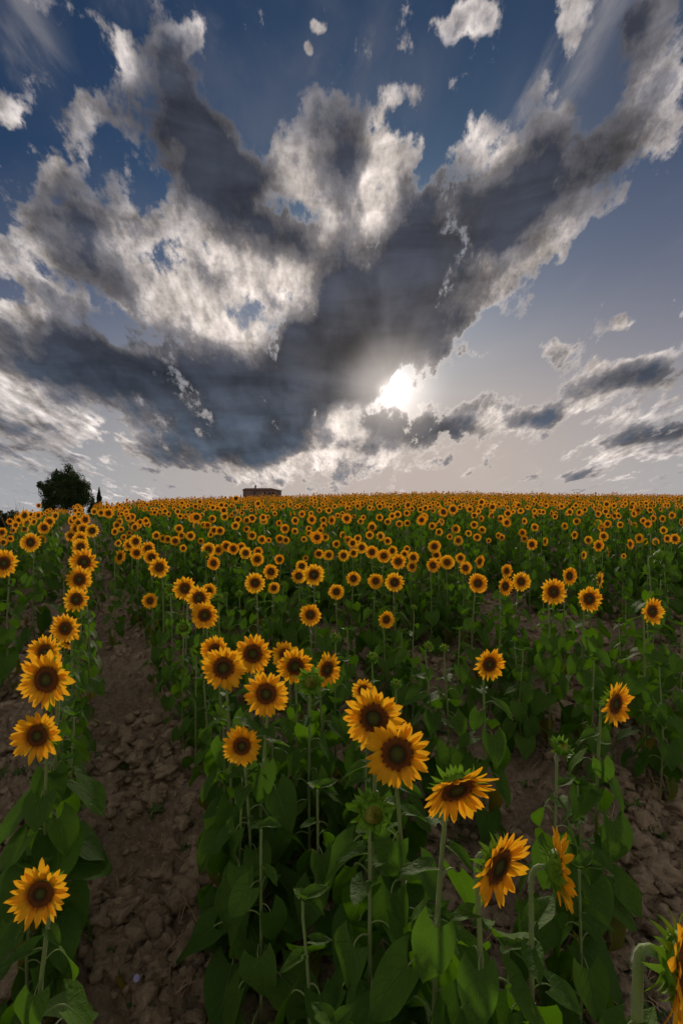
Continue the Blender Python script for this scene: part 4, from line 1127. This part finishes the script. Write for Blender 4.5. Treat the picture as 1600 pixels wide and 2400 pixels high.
def twigs(u, v, y, lab, seed, spread=.5, lean=0.0, n=10, rad=.006, name='dry_weed', cat='weed', mat='straw', bg=True):
    x = (u - 800) / F * y; z = G1(x, y); hh = CAMZ + (1200 - v) / F * y - z
    r = np.random.default_rng(seed); root = bpy.data.objects.new(name, None); COL.objects.link(root); root.location = (x, y, z - .05); tag(root, lab, cat)
    for i in range(n):
        a = r.uniform(0, 6.28); s_ = r.uniform(.1, spread); L = hh * r.uniform(.75, 1.0)
        pts = [(0, 0, 0), (math.cos(a) * s_ * .3 + lean * .4, math.sin(a) * s_ * .3, L * .5), (math.cos(a) * s_ + lean, math.sin(a) * s_, L)]
        v_, f_ = tube(pts, [rad, rad * .8, rad * .4], 4); sp = Soup(); sp.add(v_, f_)
        for j in range(5):
            t = r.uniform(.55, 1); p = np.array(pts[1]) * (2 - 2 * t) + np.array(pts[2]) * (2 * t - 1); q = p + np.array([r.uniform(-.12, .12), r.uniform(-.12, .12), r.uniform(.04, .15)]) * min(1, hh)
            v_, f_ = tube([p, q], [rad * .5, rad * .3], 3); sp.add(v_, f_)
        link('stalk', sp.mesh('stalk', [M[mat]]), root)
twigs(20, 1171, 22, 'tall bare twiggy weed on the skyline at the left edge', 1, .5, n=5)
twigs(52, 1165, 24, 'tall feathery bare weed between the shrubs and the round tree', 2, .5, n=6)
twigs(36, 1176, 23, 'short bare weed rising over the dark shrubs', 3, .4, n=4)
twigs(697, 1154.5, 110, 'tiny leaning bare sapling on the crest right of the farmhouse', 4, .25, .5, 3, .05, 'sapling', 'sapling', 'bark')

# ------------------------------------------------------------------ the farmhouse
def m_stone():
    m, N, out = material('rubble_stone')
    tc = N.new('ShaderNodeTexCoord').outputs['Object']
    v = N.new('ShaderNodeTexVoronoi'); N.put(v.inputs['Vector'], tc); v.inputs['Scale'].default_value = 2.6
    n = N.noise(tc, .5, 5, .6)
    col = N.mix(N.ss(v.outputs['Color'], 0, 1), (.20, .135, .10, 1), (.27, .19, .14, 1))
    col = N.mix(N.ss(n, .4, .65), col, (.15, .10, .08, 1))
    surface(N, out, col, .95, .1, None, None, v.outputs['Distance'], .6, .05)
    return m
M['stone'] = m_stone()
M['tile'] = m_plain('roof_tile_red', (.24, .11, .075), .9, col2=(.15, .08, .06), scale=3)
M['opening'] = m_plain('dark_shutter', (.045, .035, .03), .7, scale=5)
def box(sp, c, s, m=0):
    x, y, z = c; a, b, d = s[0] / 2, s[1] / 2, s[2] / 2
    sp.add([(x + i * a, y + j * b, z + k * d) for i in (-1, 1) for j in (-1, 1) for k in (-1, 1)], [(0, 1, 3, 2), (4, 6, 7, 5), (0, 4, 5, 1), (2, 3, 7, 6), (0, 2, 6, 4), (1, 5, 7, 3)], m)
def farmhouse():
    y = 270.0; x = (615 - 800) / F * y; z = G1(x, y) - 1.0
    W_, Dp = 19.4, 9.0; top = CAMZ + (1200 - 1149.5) / F * y - z; ridge = CAMZ + (1200 - 1144.2) / F * y - z
    root = bpy.data.objects.new('farmhouse', None); COL.objects.link(root); root.location = (x, y, z); root.rotation_euler = (0, 0, R(-7))
    tag(root, 'long low stone farmhouse with a hipped tiled roof on the crest', 'farmhouse')
    def flat(name, build, mat, par=root):
        sp = Soup(); build(sp); return link(name, sp.mesh(name, [M[mat]], False), par)
    # front wall with real openings: columns of wall between them
    wins = [(2.6, top - 1.7, .9, 1.1), (-3.5 + .3, top - 1.7, .8, 1.0), (5.4, top - 1.7, .85, 1.15), (7.3, top - 1.7, .85, 1.15)]
    def walls(sp):
        xs = sorted(wins); x0 = -W_ / 2; zt = top; fy = -Dp / 2 + .25
        for (wx, wz, ww, wh) in xs:
            box(sp, ((x0 + wx - ww / 2) / 2, fy, zt / 2), (wx - ww / 2 - x0, .5, zt))
            box(sp, (wx, fy, (wz - wh / 2) / 2), (ww, .5, wz - wh / 2)); box(sp, (wx, fy, (zt + wz + wh / 2) / 2), (ww, .5, zt - wz - wh / 2)); x0 = wx + ww / 2
        box(sp, ((x0 + W_ / 2) / 2, fy, zt / 2), (W_ / 2 - x0, .5, zt))
        box(sp, (0, Dp / 2 - .25, zt / 2), (W_, .5, zt)); box(sp, (-W_ / 2 + .25, 0, zt / 2), (.5, Dp - 1, zt)); box(sp, (W_ / 2 - .25, 0, zt / 2), (.5, Dp - 1, zt))
        sp.add([(W_ / 2, -2.5, 0), (W_ / 2 + 1.1, -2.5, 0), (W_ / 2, -2.5, top * .75), (W_ / 2, -.8, 0), (W_ / 2 + 1.1, -.8, 0), (W_ / 2, -.8, top * .75)], [(0, 1, 2), (3, 5, 4), (1, 4, 5, 2), (0, 3, 4, 1)])
    flat('wall', walls, 'stone')
    e = .5; zz = top + .12; a, b = W_ / 2 + e, Dp / 2 + e
    def roof(sp):
        V = [(-a, -b, zz), (a, -b, zz), (a, b, zz), (-a, b, zz), (-a + .1, 0, ridge), (a - 5.2, 0, ridge)]
        V += [(p[0], p[1], p[2] - .22) for p in V[:4]]
        sp.add(V, [(0, 1, 5, 4), (1, 2, 5), (2, 3, 4, 5), (3, 0, 4), (0, 6, 7, 1), (1, 7, 8, 2), (2, 8, 9, 3), (3, 9, 6, 0), (9, 8, 7, 6)])
        # rows of tiles running down the slope
        for i in range(90):
            xx = -a + .2 + (2 * a - .4) * i / 89; t = min(1, (a - xx) / 5.2)
            v, f = tube([(xx, -b, zz + .02), (xx, -b * (1 - t), zz + (ridge - zz) * t + .02)], [.07, .07], 4); sp.add(v, f)
    rf = flat('roof', roof, 'tile')
    def chim(sp): box(sp, (0, 0, .55), (.75, .75, 1.5)); box(sp, (0, 0, 1.42), (1.0, 1.0, .16)); box(sp, (0, 0, 1.7), (.45, .45, .4))
    ch = flat('chimney', chim, 'stone', rf); ch.location = ((597 - 615) / F * y + .3, .0, ridge - .1)
    for (wx, wz, ww, wh) in wins:
        w = flat('window', lambda sp: (box(sp, (0, 0, 0), (ww, .08, wh)), box(sp, (0, -.08, -wh / 2 - .05), (ww + .2, .3, .1))), 'opening'); w.location = (wx, -Dp / 2 + .33, wz)
        flat('pane', lambda sp: (box(sp, (-ww * .22, -.06, 0), (ww * .34, .03, wh * .8)), box(sp, (ww * .22, -.06, 0), (ww * .34, .03, wh * .8))), 'opening', w)
farmhouse()

# ------------------------------------------------------------------ weeds, dry stalks, litter on the soil
def gz(x, y): return float(ground_z(np.array([x]), np.array([y]))[0])
def at_ground(u, v):
    """where the sight line meets the soil"""
    for y in np.arange(.9, 14, .02):
        x = (u - 800) / F * y
        if CAMZ - (v - 1200) / F * y <= gz(x, y): return x, y
    return (u - 800) / F * 14, 14
def stalk(u, v, L, lab, seed, lean):
    x, y = at_ground(u, v); r = np.random.default_rng(seed)
    root = bpy.data.objects.new('dry_stalk', None); COL.objects.link(root); root.location = (x, y, gz(x, y)); tag(root, lab, 'dry stalk', 'dry stalks on the bare soil')
    p = np.zeros(3); pts = [p]; d = np.array([lean, r.uniform(-.2, .2), 1.0])
    for i in range(7): d = d + r.normal(0, .16, 3); d /= np.linalg.norm(d); p = p + d * L / 7; pts.append(p)
    pts = np.array(pts)
    v_, f_ = tube(pts, np.linspace(.0032, .0012, 8), 5); link('stem', make_mesh('stem', v_, f_, [M['straw']]), root)
    for j in range(4):
        k = int(r.integers(3, 7)); q = pts[k]; e = r.normal(0, 1, 3); e[2] = abs(e[2]); e *= L * .16 / np.linalg.norm(e)
        v_, f_ = tube([q, q + e * .6 + [0, 0, .01], q + e], [.0014, .001, .0006], 4); link('twig', make_mesh('twig', v_, f_, [M['straw']]), root)
for i, a in enumerate([(455, 2040, .34, 'tall dry stalk leaning across the bare furrow beside the middle row', -.35), (372, 1990, .14, 'short dry twig on the clods left of the furrow', .5), (480, 2195, .26, 'thin pale stalk low in the bare furrow', -.6),
                       (375, 2260, .24, 'dry reddish stalk near the bottom of the furrow', .1), (245, 1800, .22, 'thin dry stalk by the left row, upper furrow', .3), (400, 2330, .25, 'bent dry grass stalk at the bottom of the furrow', .5),
                       (1350, 1830, .24, 'dry stalk under the tall green bud at the right', -.1), (1500, 1960, .30, 'dry stalk among the right-hand clods', .4), (1385, 2150, .26, 'dry stalk behind the edge-on bloom', .4), (1195, 1700, .22, 'dry stalk on the bare patch behind the drooping bloom', .2),
                       (1560, 1900, .25, 'dry stalk near the right edge of the bare patch', -.4)]):
    stalk(a[0], a[1], a[2], a[3], i + 3, a[4])
def rosette(u, v, size, lab, seed, n=8, mats='weed'):
    x, y = at_ground(u, v); r = np.random.default_rng(seed)
    root = bpy.data.objects.new('weed', None); COL.objects.link(root); root.location = (x, y, gz(x, y) + .004); tag(root, lab, 'weed', 'small weeds on the bare soil')
    for i in range(n):
        sp = Soup(); bract_soup(sp, size * r.uniform(.6, 1), size * .30, r.uniform(.2, 1.1), -r.uniform(.3, 1.2), nu=5)
        o = link('leaf', sp.mesh('leaf', [M[mats]]), root); o.rotation_euler = (0, 0, i * 2.4 + r.uniform(-.3, .3))
for i, a in enumerate([(365, 1915, .09, 'green rosette weed on the clods of the furrow, by the tall dry stalk'), (238, 2235, .10, 'dark leafy weed at the foot of the left row'), (328, 2110, .07, 'upright weed with a yellow leaf in the furrow'),
                       (500, 2090, .08, 'small green weed at the furrow edge under the middle row'), (440, 1985, .06, 'tiny weed on the clods, mid furrow'), (330, 2360, .10, 'weed patch plant at the bottom of the furrow'),
                       (470, 2330, .11, 'leafy weed at the bottom right of the furrow'), (1230, 1850, .08, 'low weed on the bare patch right of the drooping bloom'), (1480, 1900, .12, 'broad weed on the right-hand clods'),
                       (1540, 1960, .10, 'dark weed near the right edge below the bare clods'), (1200, 2190, .07, 'grey-green weed on the soil behind the turned bloom'), (345, 1500, .07, 'weed tuft in the upper furrow'), (1030, 1720, .10, 'dark weed on the soil behind the largest bloom')]):
    rosette(a[0], a[1], a[2], a[3], i + 60)
def bindweed():
    x, y = at_ground(321, 2336); r = bpy.data.objects.new('bindweed_flower', None); COL.objects.link(r); r.location = (x, y, gz(x, y) + .04); tag(r, 'tiny pale violet flower low in the bare furrow', 'flower')
    m, N, out = material('petal_violet'); surface(N, out, (.50, .48, .78, 1), .6, .2, .3)
    sp = Soup(); V = [(0, 0, -.012)] + [(.013 * math.cos(j * .524) * (1 + .06 * (j % 2)), .013 * math.sin(j * .524), .004) for j in range(12)]; sp.add(V, [(0, 1 + j, 1 + (j + 1) % 12) for j in range(12)])
    o = link('petals', sp.mesh('petals', [m]), r); o.rotation_euler = (R(50), 0, 0)
    v, f = tube([(0, 0, -.045), (.004, 0, -.02), (0, 0, -.01)], .0012, 5); link('stem', make_mesh('stem', v, f, [M['weed']]), r)
bindweed()
for i, (u, v, lab) in enumerate([(1336, 1672, 'pale curled fallen leaf lying between stems behind the tall green bud'), (420, 1640, 'yellow dropped leaf at the edge of the middle row, mid furrow'), (190, 1880, 'dry yellow leaf on the clods at the foot of the left row'),
                                 (300, 2300, 'dry leaf low in the furrow near the violet flower'), (1010, 2350, 'withered leaf on the soil under the front row'), (1420, 2010, 'reddish withered leaf on the right-hand clods'), (600, 2200, 'yellow leaf lying under the front row at the furrow edge')]):
    x, y = at_ground(u, v); o = link('fallen_leaf', LEAFY[i % 3]); o.location = (x, y, gz(x, y) + .05); o.rotation_euler = (.3 * i, .9, 1.3 * i); o.scale = [.10] * 3
    tag(o, lab, 'leaf', 'fallen leaves on the soil')
def litter():
    n = 9000; r = np.random.default_rng(5)
    y = 1.2 + 11 * r.random(n) ** 1.6; x = r.uniform(-.85, .85, n) * y
    cl = fbm(x * 1.1 + 4, y * 1.1, 3, 41); k = r.random(n) < np.clip((cl - .38) * 6, .06, 1); x, y = x[k], y[k]; n = len(x)
    z = ground_z(x, y) + r.uniform(.002, .03, n); a = r.uniform(0, 6.28, n); L = r.uniform(.02, .10, n); w = r.uniform(.001, .003, n); e = r.normal(.15, .4, n)
    d = np.stack([np.cos(a), np.sin(a), e], -1) * L[:, None]; p = np.stack([x, y, z], -1); s_ = np.stack([-np.sin(a), np.cos(a), 0 * a], -1) * w[:, None]
    b = np.stack([0 * a, 0 * a, L * r.uniform(.0, .25, n)], -1)
    V = np.stack([p - s_, p + s_, p + d * .5 + s_ + b, p + d * .5 - s_ + b, p + d + s_ * .5, p + d - s_ * .5], 1).reshape(-1, 3)
    i = np.arange(n)[:, None] * 6
    Fq = np.concatenate([i + [0, 1, 2, 3], i + [3, 2, 4, 5]])
    tag(link('dry_straw', make_mesh('dry_straw', V, Fq, [M['straw']])), 'dry straw and dead weed stems littering the soil', 'straw', None, 'stuff')
    n = 1500; y = 1.3 + 9 * r.random(n) ** 1.6; x = r.uniform(-.85, .85, n) * y
    cl = fbm(x * .9 + 14, y * .9, 3, 51); k = r.random(n) < np.clip((cl - .44) * 8 + .5 * (y < 2.7), .02, 1); x, y = x[k], y[k]
    sp = Soup(); zz = ground_z(x, y)
    for X, Y, Z in zip(x, y, zz):
        for j in range(r.integers(4, 9)):
            s2 = Soup(); sz = r.uniform(.03, .085); bract_soup(s2, sz, sz * .32, r.uniform(.2, 1.2), -r.uniform(.3, 1.2), nu=3)
            v, f, m, t, s_ = transformed(s2, Matrix.Translation((X + r.normal(0, .015), Y + r.normal(0, .015), Z)) @ Matrix.Rotation(r.uniform(0, 6.28), 4, 'Z')); sp.add(v, f)
    tag(link('ground_weeds', sp.mesh('ground_weeds', [M['weed']])), 'low green weeds sprouting on the soil between the rows', 'weeds', None, 'stuff')
litter()
print('plants', COUNT['plants'], 'objects', len(bpy.data.objects))
